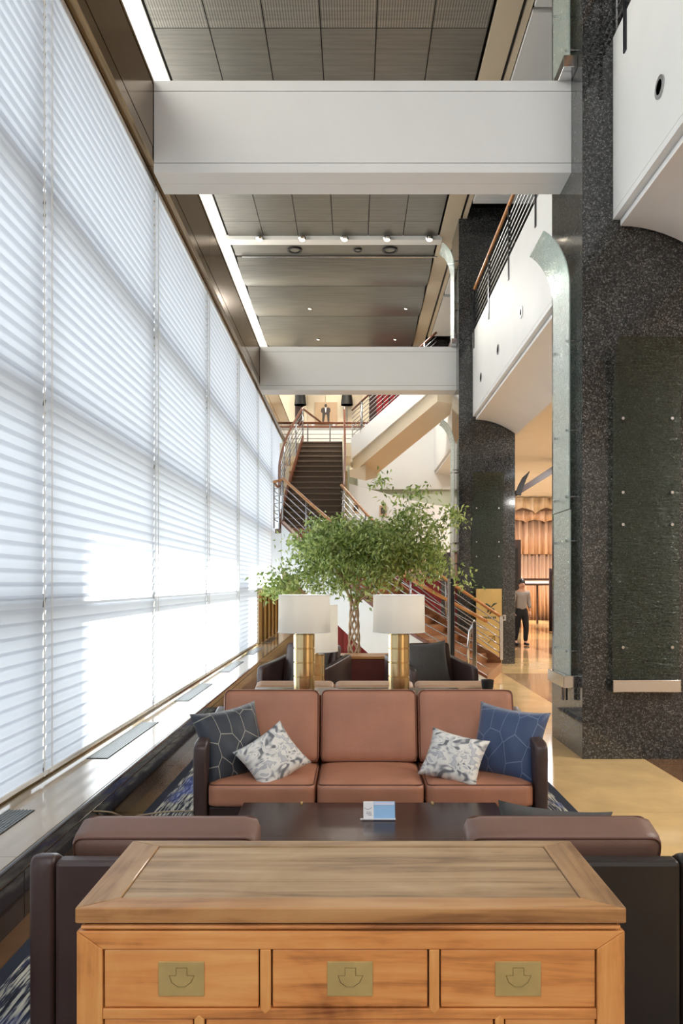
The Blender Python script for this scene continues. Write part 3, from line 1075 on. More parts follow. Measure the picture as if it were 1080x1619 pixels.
# soffit closing the space under the upper flight
MB().hexa([(-1.6, 17.3, ZL - 0.5), (-0.3, 17.3, ZL - 0.5), (-0.3, 21.4, ZM - 0.6), (-1.4, 21.4, ZM - 0.6), (-1.6, 17.3, ZL - 0.4), (-0.3, 17.3, ZL - 0.4), (-0.3, 21.4, ZM - 0.4), (-1.4, 21.4, ZM - 0.4)]).build('soffit', M['cream'], st)


def rail(path, ztop, height, rods, mt_rail, parent, posts, rr=0.028, top=True, post_r=0.016):
    top_pts = [(p.x, p.y, z) for p, z in zip(path, ztop)]
    if top:
        MB().tube(top_pts, rr, 10).build('handrail', mt_rail, parent, smooth='all')
    for k in range(rods):
        dz = height * (k + 1) / (rods + 1)
        MB().tube([(x, y_, z - dz) for x, y_, z in top_pts], 0.010, 6).build('rod', M['steel'], parent, smooth='all')
    for i in posts:
        x, y_, z = top_pts[i]
        MB().tube([(x, y_, z - height - 0.05), (x, y_, z - 0.01)], post_r, 8).build('baluster', M['steel'], parent, smooth='all')


npath = [Vector((p.x, p.y, 0)) for p in nfine]
ns = [-0.02]
rail([p + Vector((-0.02, -0.03, 0)) for p in nfine], [z + 0.90 for z in zn], 0.88, 5, M['handrail'], st, (8, 14, 20, 26, 32))
rail([p + Vector((0.0, 0.02, 0)) for p in ffine], [z + 0.90 for z in zn], 0.80, 5, M['handrail'], st, (0, 8, 16, 24))
# chrome newel posts at the foot
nb = nfine[1]
MB().tube([(nb.x - 0.15, nb.y + .02, 0.0), (nb.x - 0.16, nb.y, 0.6), (nb.x - 0.14, nb.y - .02, 0.85), (nb.x - 0.05, nb.y - 0.03, 1.02)], 0.022, 10).build('newel', M['chrome'], st, smooth='all')
MB().box(nb.x - 0.10, nb.x - 0.03, nb.y - 0.06, nb.y - 0.01, 0.25, 1.0).build('newel', M['chrome'], st, bevel=0.01)
fb = ffine[0]
MB().box(fb.x - 0.03, fb.x + 0.03, fb.y - 0.03, fb.y + 0.03, 0.22, 1.02).build('newel', M['chrome'], st, bevel=0.01)
# upper flight rails
rail([p + Vector((-0.16 * math.sin(PI * i / 24) - 0.03, 0, 0)) for i, p in enumerate(lf)], [z + 0.86 for z in zu], 0.85, 5, M['handrail_dark'], st, (0, 4, 8, 12, 16, 20, 24))
rail([p + Vector((0.05, 0, 0)) for i, p in enumerate(rf)], [z + 0.86 for z in zu], 0.85, 5, M['handrail_dark'], st, (0, 6, 12, 18, 24))
# landing rail, left side
lr = [Vector((-1.45, 16.0, 0)), Vector((-1.64, 16.15, 0)), Vector((-1.66, 16.7, 0)), Vector((-1.66, 17.2, 0))]
rail(lr, [ZL + 0.98, ZL + 0.96, ZL + 0.96, ZL + 0.98], 0.9, 5, M['handrail'], st, (0, 1))

# tall dark post in front of the stair
pp = thing('steel_post', 'tall two tone steel post in front of the stair', 'post', (1.50, 13.0 - 0.75, 0))
B('shaft', M['dark_steel'], pp, -0.012, 0.05, -0.05, 0.05, 0, 1.68, bevel=0.004)
B('face', M['steel'], pp, -0.052, -0.0125, -0.05, 0.05, 0, 1.68, bevel=0.004)

# mezzanine
mz = struct(B('floor_mezzanine', M['cream'], None, -2.02, 0.15, 21.42, 23.2, ZM - 0.35, ZM), 'mezzanine landing at the top of the stairs')
gr_ = thing('mezzanine_railing', 'wood topped guard rail across the mezzanine', 'railing', (0, 0, 0))
MB().tube([(-2.0, 23.0, 6.27), (0.6, 23.0, 6.27)], 0.035, 8).build('handrail', M['handrail_dark'], gr_, smooth=True)
for i in range(5):
    MB().tube([(-2.0, 23.0, 5.55 + 0.13 * i), (0.6, 23.0, 5.55 + 0.13 * i)], 0.010, 6).build('rod', M['steel'], gr_, smooth=True)
for xx in (-2.0, -1.35, -0.7, -0.05, 0.55):
    MB().tube([(xx, 23.0, 5.41), (xx, 23.0, 6.26)], 0.018, 8).build('baluster', M['steel'], gr_, smooth=True)
MB().tube([(-1.42, 21.45, 6.36), (-0.98, 22.9, 6.28)], 0.03, 8).build('handrail', M['handrail_dark'], gr_, smooth=True)
wf = struct(B('wall_far', M['cream'], None, -4.0, 3.3, 26.5, 26.7, 0, CZ + 0.3), 'cream wall behind the mezzanine')
for i in range(8):
    x0 = -2.2 + i * 0.62
    B('wall_panel', M['beige'] if i % 2 else M['cream'], wf, x0 + .005, x0 + 0.61, 26.47, 26.5, 5.4, 8.8)
pc = thing('picture', 'large framed print of a standing figure in a dark suit', 'picture', (-0.94, 26.44, 6.93))
B('panel', M['picture'], pc, -0.37, 0.37, -0.03, 0.02, 0.0, 0.72)
fg = MB()
fg.prism([(-0.13, 0.06), (-0.07, 0.06), (-0.03, 0.30), (0.0, 0.32), (0.03, 0.30), (0.05, 0.06), (0.11, 0.06), (0.12, 0.36), (0.15, 0.42), (0.14, 0.52), (0.06, 0.56), (0.03, 0.53), (-0.05, 0.53), (-0.1, 0.55), (-0.16, 0.50), (-0.17, 0.40), (-0.12, 0.36)], 'y', -0.036, -0.031)
fg.build('figure_print', M['suit'], pc)
fh = MB().prism([(0.045 * math.cos(a * PI / 8) - 0.01, 0.61 + 0.055 * math.sin(a * PI / 8)) for a in range(16)], 'y', -0.037, -0.032).build('figure_print', M['suit'], pc)
MB().prism([(-0.04, 0.54), (0.02, 0.54), (0.0, 0.38), (-0.02, 0.38)], 'y', -0.0385, -0.0365).build('figure_print', M['paper_white'], pc)
sb = thing('mezzanine_sideboard', 'long low sideboard under the framed print', 'sideboard', (0, 0, 0))
B('carcass', M['white'], sb, -2.0, 0.45, 25.9, 26.4, 5.401, 6.70)
B('top', M['handrail_dark'], sb, -2.03, 0.48, 25.86, 26.43, 6.70, 6.76)
fl2 = struct(B('floor_mezzanine_back', M['cream'], None, -3.0, 0.7, 24.6, 26.5, 5.1, 5.4), 'mezzanine floor behind the void')
for i, xl in enumerate((-1.78, 0.02 - 0.26)):
    l_ = thing('black_lamp', ['black shaded table lamp left of the framed print', 'black shaded table lamp right of the framed print'][i], 'lamp', (xl, 26.15, 6.76), group='black lamps on the sideboard')
    MB().lathe([(0.08, 0), (0.08, 0.02), (0.012, 0.03), (0.012, 0.8)], 14).build('stem', M['dark_steel'], l_, smooth=True)
    MB().lathe([(0.20, 0.74), (0.16, 1.15), (0.15, 1.15), (0.19, 0.74), (0.20, 0.74)], 20).build('shade', M['black'], l_, smooth=True)
for i, xl in enumerate((-1.9, -1.55, -1.35, -0.65, -0.3, 0.0, 0.4)):
    l_ = thing('candle_light', 'small glowing glass light on the mezzanine sideboard, ' + ['first', 'second', 'third', 'fourth', 'fifth', 'sixth', 'seventh'][i] + ' from the blinds', 'light', (xl, 25.98, 6.76), group='small lights on the sideboard')
    MB().lathe([(0.05, 0), (0.06, 0.12), (0.055, 0.12), (0.045, 0.01), (0.0, 0.01)], 12).build('cup', M['paper_white'], l_, smooth=True)
    MB().lathe([(0, 0.012), (0.03, 0.012), (0.03, 0.09), (0, 0.11)], 10).build('flame', M['glow'], l_, smooth=True)
B('dark_opening', M['brown_dark'], wf, -1.98, -1.70, 26.44, 26.469, 6.3, 8.8)
# third flight rising to the right
f3 = thing('upper_staircase', 'upper flight rising to the right with beige underside', 'staircase', (0, 0, 0))
A0, A1 = Vector((-0.02, 21.0, 5.2)), Vector((2.0, 18.9, 6.6))
off = Vector((0.62, 0.30, 0))


def slab3(name, m, s0, s1, dz0, dz1, parent, e0=0.0, e1=1.0):
    p0, p1 = A0.lerp(A1, e0), A0.lerp(A1, e1)
    q = [p0 + off * s0, p0 + off * s1, p1 + off * s1, p1 + off * s0]
    return MB().hexa([(p.x, p.y, p.z + dz0) for p in q] + [(p.x, p.y, p.z + dz1) for p in q]).build(name, m, parent)


slab3('underside', M['beige'], -0.02, 1.02, -0.65, -0.02, f3)
slab3('stringer', M['white'], -0.10, -0.021, -0.30, 0.25, f3)
slab3('stringer', M['cream'], 1.021, 1.10, -0.60, 0.22, f3)
for i in range(11):
    p = A0.lerp(A1, i / 11)
    p2 = A0.lerp(A1, (i + 1) / 11)
    q = [p, p + off, p2 + off, p2]
    MB().hexa([(a.x, a.y, p.z + 0.0) for a in q] + [(a.x, a.y, p2.z + 0.02) for a in q]).build('tread', M['tread_carpet'], f3)
P3 = [A0.lerp(A1, i / 8) + off * -0.06 for i in range(9)]
rail(P3, [p.z + 1.0 for p in P3], 0.78, 6, M['handrail_dark'], f3, (1, 7), post_r=0.03)
MB().hexa([(-0.12, 20.9, 4.42), (0.30, 20.75, 4.30), (0.62, 21.3, 4.45), (-0.1, 21.4, 4.5), (-0.12, 20.9, 4.6), (0.30, 20.75, 4.72), (0.62, 21.3, 4.9), (-0.1, 21.4, 4.98)]).build('corbel', M['beige'], f3)
# red wall behind third flight, white curved wall below
rw = struct(B('wall_red', M['maroon'], None, 0.5, 2.0, 26.3, 26.46, 5.4, 8.8), 'dark red wall at the end of the mezzanine')
for i in range(5):
    B('red_panel', mat('red_cloth%d' % i, (150, 24, 34), 0.7), rw, 0.75 + i * 0.22, 0.93 + i * 0.22, 26.27, 26.3, 6.8, 8.6)
MB().prism([(0.10, 4.4), (3.3, 4.4), (3.3, 7.9), (1.95, 7.9), (0.10, 5.65)], 'y', 23.5, 23.6).build('pale_wall', M['white'], rw)
n_ = 18
pts = []
for i in range(n_ + 1):
    t = i / n_
    pts.append((-0.15 + 2.9 * t, 23.3 - 1.2 * math.sin(PI * t * 0.8) * 0.8))
vs, fs = [], []
for i, (x, y_) in enumerate(pts):
    t = i / n_
    zt = 4.55 - 0.75 * math.sin(PI * min(1, t * 0.95) * 0.5)
    vs += [(x, y_, 2.5), (x, y_, zt), (x, y_ + 0.12, zt), (x, y_ + 0.12, 2.5)]
for i in range(n_):
    for k in range(4):
        fs.append((4 * i + k, 4 * i + (k + 1) % 4, 4 * i + 4 + (k + 1) % 4, 4 * i + 4 + k))
fs += [(3, 2, 1, 0), tuple(4 * n_ + k for k in range(4))]
cwl = MB().add(vs, fs).build('wall_curved', M['white'], None, smooth=True)
struct(cwl, 'white curved parapet wall behind the tree')
struct(B('wall_sage', M['green_wall'], None, -0.2, 3.2, 23.62, 23.7, 2.6, 5.5), 'pale green wall under the upper flight')
for i, (xp, yp, zp) in enumerate(((0.05, 23.08, 3.65), (0.82, 22.52, 3.52), (0.55, 22.68, 3.0))):
    pq = thing('wall_print', 'small pale print on the curved wall, ' + ['nearest the stairs', 'right hand one', 'low one behind the tree top'][i], 'print', (xp, yp, zp), group='prints on the curved wall')
    B('mount', M['picture'], pq, -0.10, 0.10, -0.03, 0.0, 0, 0.30)
    B('image', M['suit'], pq, -0.06, 0.06, -0.034, -0.031, 0.06, 0.24)
wr = struct(B('wall_rose', M['pink_wall'], None, -0.3, 2.06, 22.6, 22.8, 0.0, 2.45), 'rose beige wall behind the tree')
B('cornice', M['handrail_dark'], wr, -0.3, 2.06, 22.5, 22.8, 2.45, 2.52)
rp = struct(B('wall_under_stair', M['red_glass'], None, -0.62, 2.0, 18.2, 18.3, 0, 1.75), 'dark red glossy panels under the staircase')
for i in range(7):
    B('red_pane', M['red_glass'], rp, -0.62 + i * 0.37, -0.265 + i * 0.37, 18.17, 18.2, 0.02, 1.7)

# ------------------------------------------------------------------ carpet
cp = thing('carpet', 'blue grey and cream streaked carpet under the sofas', 'carpet', (0, 0, 0))
B('pile', M['carpet'], cp, -1.40, 1.50, -1.5, 10.1, 0.0005, 0.012)
B('border', M['carpet_border'], cp, -1.463, -1.4005, -1.5, 10.1, 0.0005, 0.013)
B('border', M['carpet_border'], cp, 1.5005, 1.565, -1.5, 10.1, 0.0005, 0.013)
B('border', M['carpet_border'], cp, -1.463, 1.565, 10.1005, 10.16, 0.0005, 0.013)
CZF = 0.0125


# ------------------------------------------------------------------ seating
def arm_profile(low=False):
    if low:
        return [(-0.43, 0.0), (-0.435, 0.30), (-0.44, 0.42), (-0.42, 0.47), (-0.1, 0.55), (0.20, 0.66), (0.36, 0.755), (0.40, 0.765), (0.425, 0.755), (0.43, 0.72), (0.43, 0.0), (0.35, 0.0), (0.33, 0.16), (-0.33, 0.16), (-0.35, 0.0)]
    return [(-0.43, 0.0), (-0.435, 0.30), (-0.445, 0.58), (-0.43, 0.655), (-0.39, 0.68), (-0.1, 0.705), (0.25, 0.745), (0.38, 0.765), (0.425, 0.755), (0.43, 0.72), (0.43, 0.0), (0.35, 0.0), (0.33, 0.16), (-0.33, 0.16), (-0.35, 0.0)]


def seat_set(name, label, cat, w, n, loc, rz, back_m, seat_m, frame_m, seam_m, group=None, low=False):
    t = thing(name, label, cat, (loc[0], loc[1], CZF), rz, group)
    aw = 0.075
    for s in (-1, 1):
        x0 = s * w / 2
        x1 = s * (w / 2 - aw)
        MB().prism(arm_profile(low), 'x', min(x0, x1), max(x0, x1)).build('arm', frame_m, t, smooth=True, bevel=0.016, seg=3)
    iw = w - 2 * aw
    B('back_panel', frame_m, t, -iw / 2 + .002, iw / 2 - .002, 0.36, 0.425, 0.14, 0.75, bevel=0.014)
    B('base', frame_m, t, -iw / 2 + .002, iw / 2 - .002, -0.38, 0.358, 0.16, 0.30, bevel=0.012)
    cw = iw / n
    sme = cushion(cw - 0.006, 0.70, 0.145, 0.035, 0.012)
    sme.materials.append(seat_m)
    bme = cushion(cw - 0.006, 0.15, 0.40 if low else 0.47, 0.035, 0.0)
    bme.materials.append(back_m)
    pip = MB().tube([(x, y_, 0) for x, y_ in rrect(cw - 0.0265, 0.6795, 0.03)], 0.0035, 6, closed=True).mesh('piping', seam_m, smooth='all')
    pib = MB().tube([(x, 0, y_) for x, y_ in rrect(cw - 0.0265, 0.3795 if low else 0.4495, 0.03)], 0.0035, 6, closed=True).mesh('piping', seam_m, smooth='all')
    for i in range(n):
        xc = -iw / 2 + cw * (i + 0.5)
        sc = link('seat_cushion', sme, t, (xc, -0.085, 0.374))
        link('piping', pip, sc, (0, 0, 0.0625))
        bc = link('back_cushion', bme, t, (xc, 0.185, 0.612 if low else 0.665), (-0.26, 0, 0))
        link('piping', pib, bc, (0, -0.0645, 0))
        link('piping', pib, bc, (0, 0.0645, 0))
    return t


sofa = seat_set('leather_sofa', 'three seat tan leather sofa facing the dresser with four pillows', 'sofa', 2.04, 3, (0.095, 4.97), 0, M['leather'], M['leather'], M['darkleather'], M['seam'])
seat_set('leather_sofa', 'leather sofa in skylit colour facing away behind the two brass lamps', 'sofa', 2.04, 3, (0.16, 6.50), PI, M['leather_skylit'], M['leather_skylit'], M['darkleather'], M['seam_pale'], None, True)
seat_set('leather_armchair', 'brown leather armchair behind the dresser on the window side', 'armchair', 0.755, 1, (-0.612, 2.83), PI, M['leather_dim'], M['leather'], M['darkleather'], M['seam'], 'leather armchairs', True)
seat_set('leather_armchair', 'dark leather armchair behind the dresser beside the marble floor', 'armchair', 0.785, 1, (0.68, 2.83), PI, M['leather_dim'], M['leather'], M['blackleather'], M['seam'], 'leather armchairs', True)
seat_set('leather_armchair', 'dark armchair with grey pillow beyond the left brass lamp', 'armchair', 0.80, 1, (-0.55, 9.0), -0.35, M['darkleather'], M['leather'], M['darkleather'], M['seam'], 'leather armchairs')
seat_set('leather_armchair', 'dark armchair with grey pillow beyond the right brass lamp', 'armchair', 0.80, 1, (0.86, 9.0), 0.30, M['darkleather'], M['leather'], M['darkleather'], M['seam'], 'leather armchairs')


def pillow(name, label, m, size, loc, rot, T=0.085, group=None, sq=1.0):
    n = 14
    vs, fs = [], []
    for s in (-1, 1):
        for j in range(n + 1):
            for i in range(n + 1):
                u, v = -1 + 2 * i / n, -1 + 2 * j / n
                x = size / 2 * u * (1 - 0.10 * (1 - v * v))
                z = size / 2 * sq * v * (1 - 0.10 * (1 - u * u))
                th = T * (max(0, (1 - u * u)) * max(0, (1 - v * v))) ** 0.42
                th += 0.006 * math.sin(9 * u + 5 * v) * (1 - u * u) * (1 - v * v)
                vs.append((x, s * th, z))
    N = (n + 1) ** 2
    for s in range(2):
        for j in range(n):
            for i in range(n):
                a = s * N + j * (n + 1) + i
                q = (a, a + 1, a + n + 2, a + n + 1)
                fs.append(q if s == 0 else q[::-1])
    mb = MB().add(vs, fs)
    me = mb.mesh(name, m)
    bm = bmesh.new()
    bm.from_mesh(me)
    bmesh.ops.remove_doubles(bm, verts=bm.verts, dist=0.0004)
    bmesh.ops.recalc_face_normals(bm, faces=bm.faces)
    bm.to_mesh(me)
    bm.free()
    for p in me.polygons:
        p.use_smooth = True
    o = link(name, me, None, loc, rot)
    tag(o, label, 'pillow', group)
    return o


pillow('throw_pillow', 'slate blue pillow with pale line pattern at the window end of the sofa', M['pillow_slate'], 0.46, (-0.74, 4.80, 0.635), Euler((-0.36, -0.08, 0.70)), group='pillows on the tan sofa')
pillow('throw_pillow', 'small white and grey patterned pillow leaning on the slate pillow', M['ikat'], 0.37, (-0.485, 4.70, 0.575), Euler((-0.60, -0.42, 0.70)), 0.06, group='pillows on the tan sofa', sq=0.86)
pillow('throw_pillow', 'small white and grey patterned pillow leaning on the blue pillow', M['ikat'], 0.36, (0.59, 4.68, 0.578), Euler((-0.60, 0.16, -0.42)), 0.06, group='pillows on the tan sofa', sq=0.86)
pillow('throw_pillow', 'royal blue pillow with line pattern at the column end of the sofa', M['pillow_blue'], 0.46, (0.93, 4.80, 0.635), Euler((-0.36, 0.07, -0.60)), group='pillows on the tan sofa')
pillow('throw_pillow', 'grey pillow in the armchair beyond the left brass lamp', M['grey_pillow'], 0.46, (-0.50, 9.0, 0.68), Euler((-0.25, 0.08, -0.35)), group='grey pillows')
pillow('throw_pillow', 'grey pillow in the armchair beyond the right brass lamp', M['grey_pillow'], 0.50, (0.84, 8.96, 0.70), Euler((-0.25, -0.06, 0.3)), group='grey pillows')
pillow('throw_pillow', 'charcoal pillow just showing above the right dark armchair', M['grey_pillow'], 0.42, (0.76, 3.05, 0.575), Euler((0.35, 0.05, -0.2)), 0.07, group='grey pillows')

# ------------------------------------------------------------------ coffee table and card
ct = thing('coffee_table', 'low dark brown coffee table between sofa and dresser', 'table', (0.085, 3.92, CZF))
B('top', M['table'], ct, -0.69, 0.69, -0.40, 0.40, 0.345, 0.40, bevel=0.006)
for sx in (-1, 1):
    for sy in (-1, 1):
        B('leg', M['table'], ct, sx * 0.66 - 0.035, sx * 0.66 + 0.035, sy * 0.36 - 0.035, sy * 0.36 + 0.035, 0, 0.344)
B('apron', M['table'], ct, -0.62, 0.62, -0.36, -0.33, 0.27, 0.344)
B('apron', M['table'], ct, -0.62, 0.62, 0.33, 0.36, 0.27, 0.344)
for sx in (-0.37, 0.34):
    for sy in (-0.33, 0.39):
        B('inlay', M['gold_panel'], ct, sx - 0.006, sx + 0.006, sy - 0.03, sy + 0.006, 0.4002, 0.406)
tc = thing('table_card', 'small white and blue tent card on the coffee table', 'card', (0.125, 4.02, CZF + 0.4005))
MB().hexa([(-0.078, -0.03, 0), (-0.026, -0.03, 0), (-0.026, -0.026, 0), (-0.078, -0.026, 0), (-0.078, 0.0, 0.085), (-0.026, 0.0, 0.085), (-0.026, 0.004, 0.085), (-0.078, 0.004, 0.085)]).build('white_face', M['paper_white'], tc)
MB().hexa([(-0.0258, -0.03, 0), (0.082, -0.03, 0), (0.082, -0.026, 0), (-0.0258, -0.026, 0), (-0.0258, 0.0, 0.085), (0.082, 0.0, 0.085), (0.082, 0.004, 0.085), (-0.0258, 0.004, 0.085)]).build('blue_face', M['paper_blue'], tc)
MB().hexa([(-0.078, 0.032, 0), (0.082, 0.032, 0), (0.082, 0.036, 0), (-0.078, 0.036, 0), (-0.078, 0.0045, 0.085), (0.082, 0.0045, 0.085), (0.082, 0.0085, 0.085), (-0.078, 0.0085, 0.085)]).build('back_face', M['paper_white'], tc)
B('foot', M['paper_white'], tc, -0.094, 0.084, -0.036, -0.0305, 0.004, 0.010)


def on_face(zc):            # y of the tilted front face at height zc
    return -0.03 + 0.03 * zc / 0.085


mk = MB()
arc = [(-0.055 + 0.018 * math.cos(a), 0.062 + 0.011 * math.sin(a)) for a in [PI * (1.05 + 0.9 * k / 8) for k in range(9)]]
mk.tube([(x, on_face(z) - 0.001, z) for x, z in arc], 0.0012, 4)
for zz, w0, w1 in ((0.038, -0.064, -0.040), (0.031, -0.064, -0.036), (0.024, -0.054, -0.036)):
    mk.tube([(w0, on_face(zz) - 0.001, zz), (w1, on_face(zz) - 0.001, zz)], 0.0014, 4)
mk.build('print_marks', M['ink'], tc)
MB().hexa([(-0.024, on_face(0.070) - 0.0012, 0.070), (0.078, on_face(0.070) - 0.0012, 0.070), (0.078, on_face(0.070) - 0.0002, 0.070), (-0.024, on_face(0.070) - 0.0002, 0.070), (-0.024, on_face(0.083) - 0.0012, 0.083), (0.078, on_face(0.083) - 0.0012, 0.083), (0.078, on_face(0.083) - 0.0002, 0.083), (-0.024, on_face(0.083) - 0.0002, 0.083)]).build('print_band', mat('card_pale', (214, 222, 244), 0.5), tc)

# ------------------------------------------------------------------ console table and lamps
cs = thing('console_table', 'narrow dark console behind the tan sofa carrying the lamps', 'table', (0.02, 5.68, CZF))
B('top', M['table'], cs, -0.75, 0.75, -0.20, 0.20, 0.785, 0.822, bevel=0.005)
for sx in (-1, 1):
    for sy in (-1, 1):
        B('leg', M['table'], cs, sx * 0.71 - 0.025, sx * 0.71 + 0.025, sy * 0.165 - 0.025, sy * 0.165 + 0.025, 0, 0.784)
B('apron', M['table'], cs, -0.68, 0.68, -0.17, -0.14, 0.70, 0.784)


def brass_lamp(label, loc, hb, rb, rs, hs, group, gap=0.03):
    t = thing('table_lamp', label, 'lamp', loc, 0, group)
    MB().lathe([(0.0, 0), (rb * 0.93, 0), (rb * 0.93, 0.012), (0.0, 0.012)], 40).build('foot', M['black'], t, smooth=True)
    nseg = 4
    seg_h = (hb - 0.012) / nseg
    sm = MB().lathe([(0, 0), (rb - 0.004, 0.0), (rb, 0.003), (rb, seg_h - 0.007), (rb - 0.004, seg_h - 0.004), (rb - 0.006, seg_h - 0.004), (rb - 0.006, seg_h), (0, seg_h)], 48).mesh('base_ring', M['brass'], smooth=True)
    for i in range(nseg):
        link('base_ring', sm, t, (0, 0, 0.012 + seg_h * i))
    MB().lathe([(0.0, 0), (0.018, 0), (0.018, gap + 0.05), (0.028, gap + 0.05), (0.028, gap + 0.09), (0, gap + 0.09)], 16, (0, 0, hb)).build('stem', M['brass'], t, smooth=True)
    z0 = hb + gap
    sh = MB().lathe([(rs, z0), (rs * 0.985, z0 + hs), (rs * 0.985 - 0.003, z0 + hs), (rs - 0.003, z0), (rs, z0)], 56).build('lamp_shade', M['shade'], t, smooth=True)
    MB().tube([(rs * math.cos(a * PI / 24), rs * math.sin(a * PI / 24), z0) for a in range(48)], 0.003, 6, closed=True).build('trim_ring', M['white'], sh, smooth='all')
    MB().tube([(rs * .985 * math.cos(a * PI / 24), rs * .985 * math.sin(a * PI / 24), z0 + hs) for a in range(48)], 0.003, 6, closed=True).build('trim_ring', M['white'], sh, smooth='all')
    MB().lathe([(0, 0), (0.03, 0.02), (0.035, 0.06), (0.0, 0.10)], 14, (0, 0, z0 + 0.05)).build('bulb', M['paper_white'], t, smooth=True)
    lamp_light('bulb_light', 'POINT', (0, 0, z0 + 0.16), 4.5, (1.0, 0.96, 0.90), 0.04, parent=t)
    for a in (0, 2.09, 4.19):
        MB().tube([(0, 0, z0 + 0.10), (rs * 0.98 * math.cos(a), rs * 0.98 * math.sin(a), z0 + hs - 0.01)], 0.0025, 5).build('spider', M['steel'], t)
    return t


LZ = CZF + 0.8225
brass_lamp('stacked brass cylinder lamp with white drum shade, nearer the window', (-0.357, 5.66, LZ), 0.415, 0.075, 0.186, 0.262, 'brass table lamps behind the sofa', 0.012)
brass_lamp('stacked brass cylinder lamp with white drum shade, nearer the column', (0.320, 5.66, LZ), 0.415, 0.075, 0.186, 0.262, 'brass table lamps behind the sofa', 0.012)
sd = thing('side_table', 'small dark side table behind the facing away sofa', 'table', (-0.40, 7.75, CZF))
MB().lathe([(0, 0), (0.18, 0), (0.18, 0.02), (0.03, 0.03), (0.03, 0.48), (0.24, 0.49), (0.24, 0.52), (0, 0.52)], 28).build('pedestal', M['table'], sd, smooth=True)
brass_lamp('third drum shade lamp half hidden behind the window side lamp', (-0.36, 7.55, CZF + 0.5205), 0.40, 0.08, 0.205, 0.44, 'brass table lamps behind the sofa', 0.03)

# black cup like object and tray on the rear sofa top
bl = thing('black_dish', 'black cup shaped object at the end of the rear sofa back', 'dish', (1.03, 6.107, CZF + 0.7505))
MB().lathe([(0, 0), (0.03, 0), (0.045, 0.05), (0.05, 0.10), (0.046, 0.10), (0.04, 0.05), (0.02, 0.01), (0, 0.01)], 18).build('cup', M['black'], bl, smooth=True)

# ------------------------------------------------------------------ far low furniture
lb = thing('wooden_bench', 'red brown wooden chest between the two far armchairs', 'chest', (0.11, 9.75, CZF))
B('body', M['red_wood'], lb, -0.38, 0.38, -0.2, 0.2, 0.10, 0.68, bevel=0.006)
B('top', M['handrail'], lb, -0.40, 0.40, -0.22, 0.22, 0.681, 0.715, bevel=0.006)
for sx in (-1, 1):
    for sy in (-1, 1):
        B('leg', M['red_wood'], lb, sx * 0.34 - 0.03, sx * 0.34 + 0.03, sy * 0.16 - 0.03, sy * 0.16 + 0.03, 0, 0.099)
ot = thing('low_table', 'honey wood low table in front of the far chest', 'table', (0.11, 8.3, CZF))
B('top', M['handrail'], ot, -0.36, 0.36, -0.30, 0.30, 0.46, 0.50, bevel=0.005)
for sx in (-1, 1):
    for sy in (-1, 1):
        B('leg', M['handrail_dark'], ot, sx * 0.32 - 0.025, sx * 0.32 + 0.025, sy * 0.26 - 0.025, sy * 0.26 + 0.025, 0, 0.459)

# ------------------------------------------------------------------ dresser
DY, DT = 1.825, 0.86
ds = thing('wooden_dresser', 'antique honey wood dresser with brass plates in the foreground', 'dresser', (-0.008, DY, CZF))
D = 0.478
z_t = DT - CZF
# top: mitred frame and boards
hw, fw = 0.637, 0.088
tz0 = z_t - 0.036
def topbar(pts, m):
    MB().prism(pts, 'z', tz0, z_t).build('top_frame', m, ds, bevel=0.003)
topbar([(-hw, 0), (hw, 0), (hw - fw, 0.062), (-hw + fw, 0.062)], M['dresser_edge'])
topbar([(-hw + fw, D - 0.045), (hw - fw, D - 0.045), (hw, D), (-hw, D)], M['dresser_top'])
topbar([(-hw, 0.0008), (-hw + fw, 0.0625), (-hw + fw, D - 0.0455), (-hw, D - 0.0008)], M['dresser_side'])
topbar([(hw, 0.0008), (hw, D - 0.0008), (hw - fw, D - 0.0455), (hw - fw, 0.0625)], M['dresser_side'])
bz = z_t - 0.0035
ys = [0.0635, 0.17, 0.318, D - 0.0465]
for i in range(3):
    B('top_board', M['dresser_top'], ds, -hw + fw + .0015, hw - fw - .0015, ys[i] + .0008, ys[i + 1] - .0008, tz0 + 0.004, bz, bevel=0.0015)
B('waist_moulding', M['groove_wood'], ds, -hw + 0.016, hw - 0.016, 0.014, D - 0.014, tz0 - 0.02, tz0 - 0.0005, bevel=0.004)
MB().tube([(-hw + 0.012, 0.012, tz0 - 0.012), (hw - 0.012, 0.012, tz0 - 0.012)], 0.006, 8).build('waist_bead', M['dresser'], ds, smooth=True)
fz1 = tz0 - 0.0205
body_y = 0.012
MB().box(-hw + 0.004, hw - 0.004, body_y + 0.018, D - 0.012, 0.10, fz1).build('carcass', M['dresser'], ds)
fy0, fy1 = body_y - 0.006, body_y + 0.017
px = lambda p: (p - 554.0) * 1.835 / 1250.0
zp = lambda q: H - (q - 922.0) * 1.835 / 1250.0 - CZF
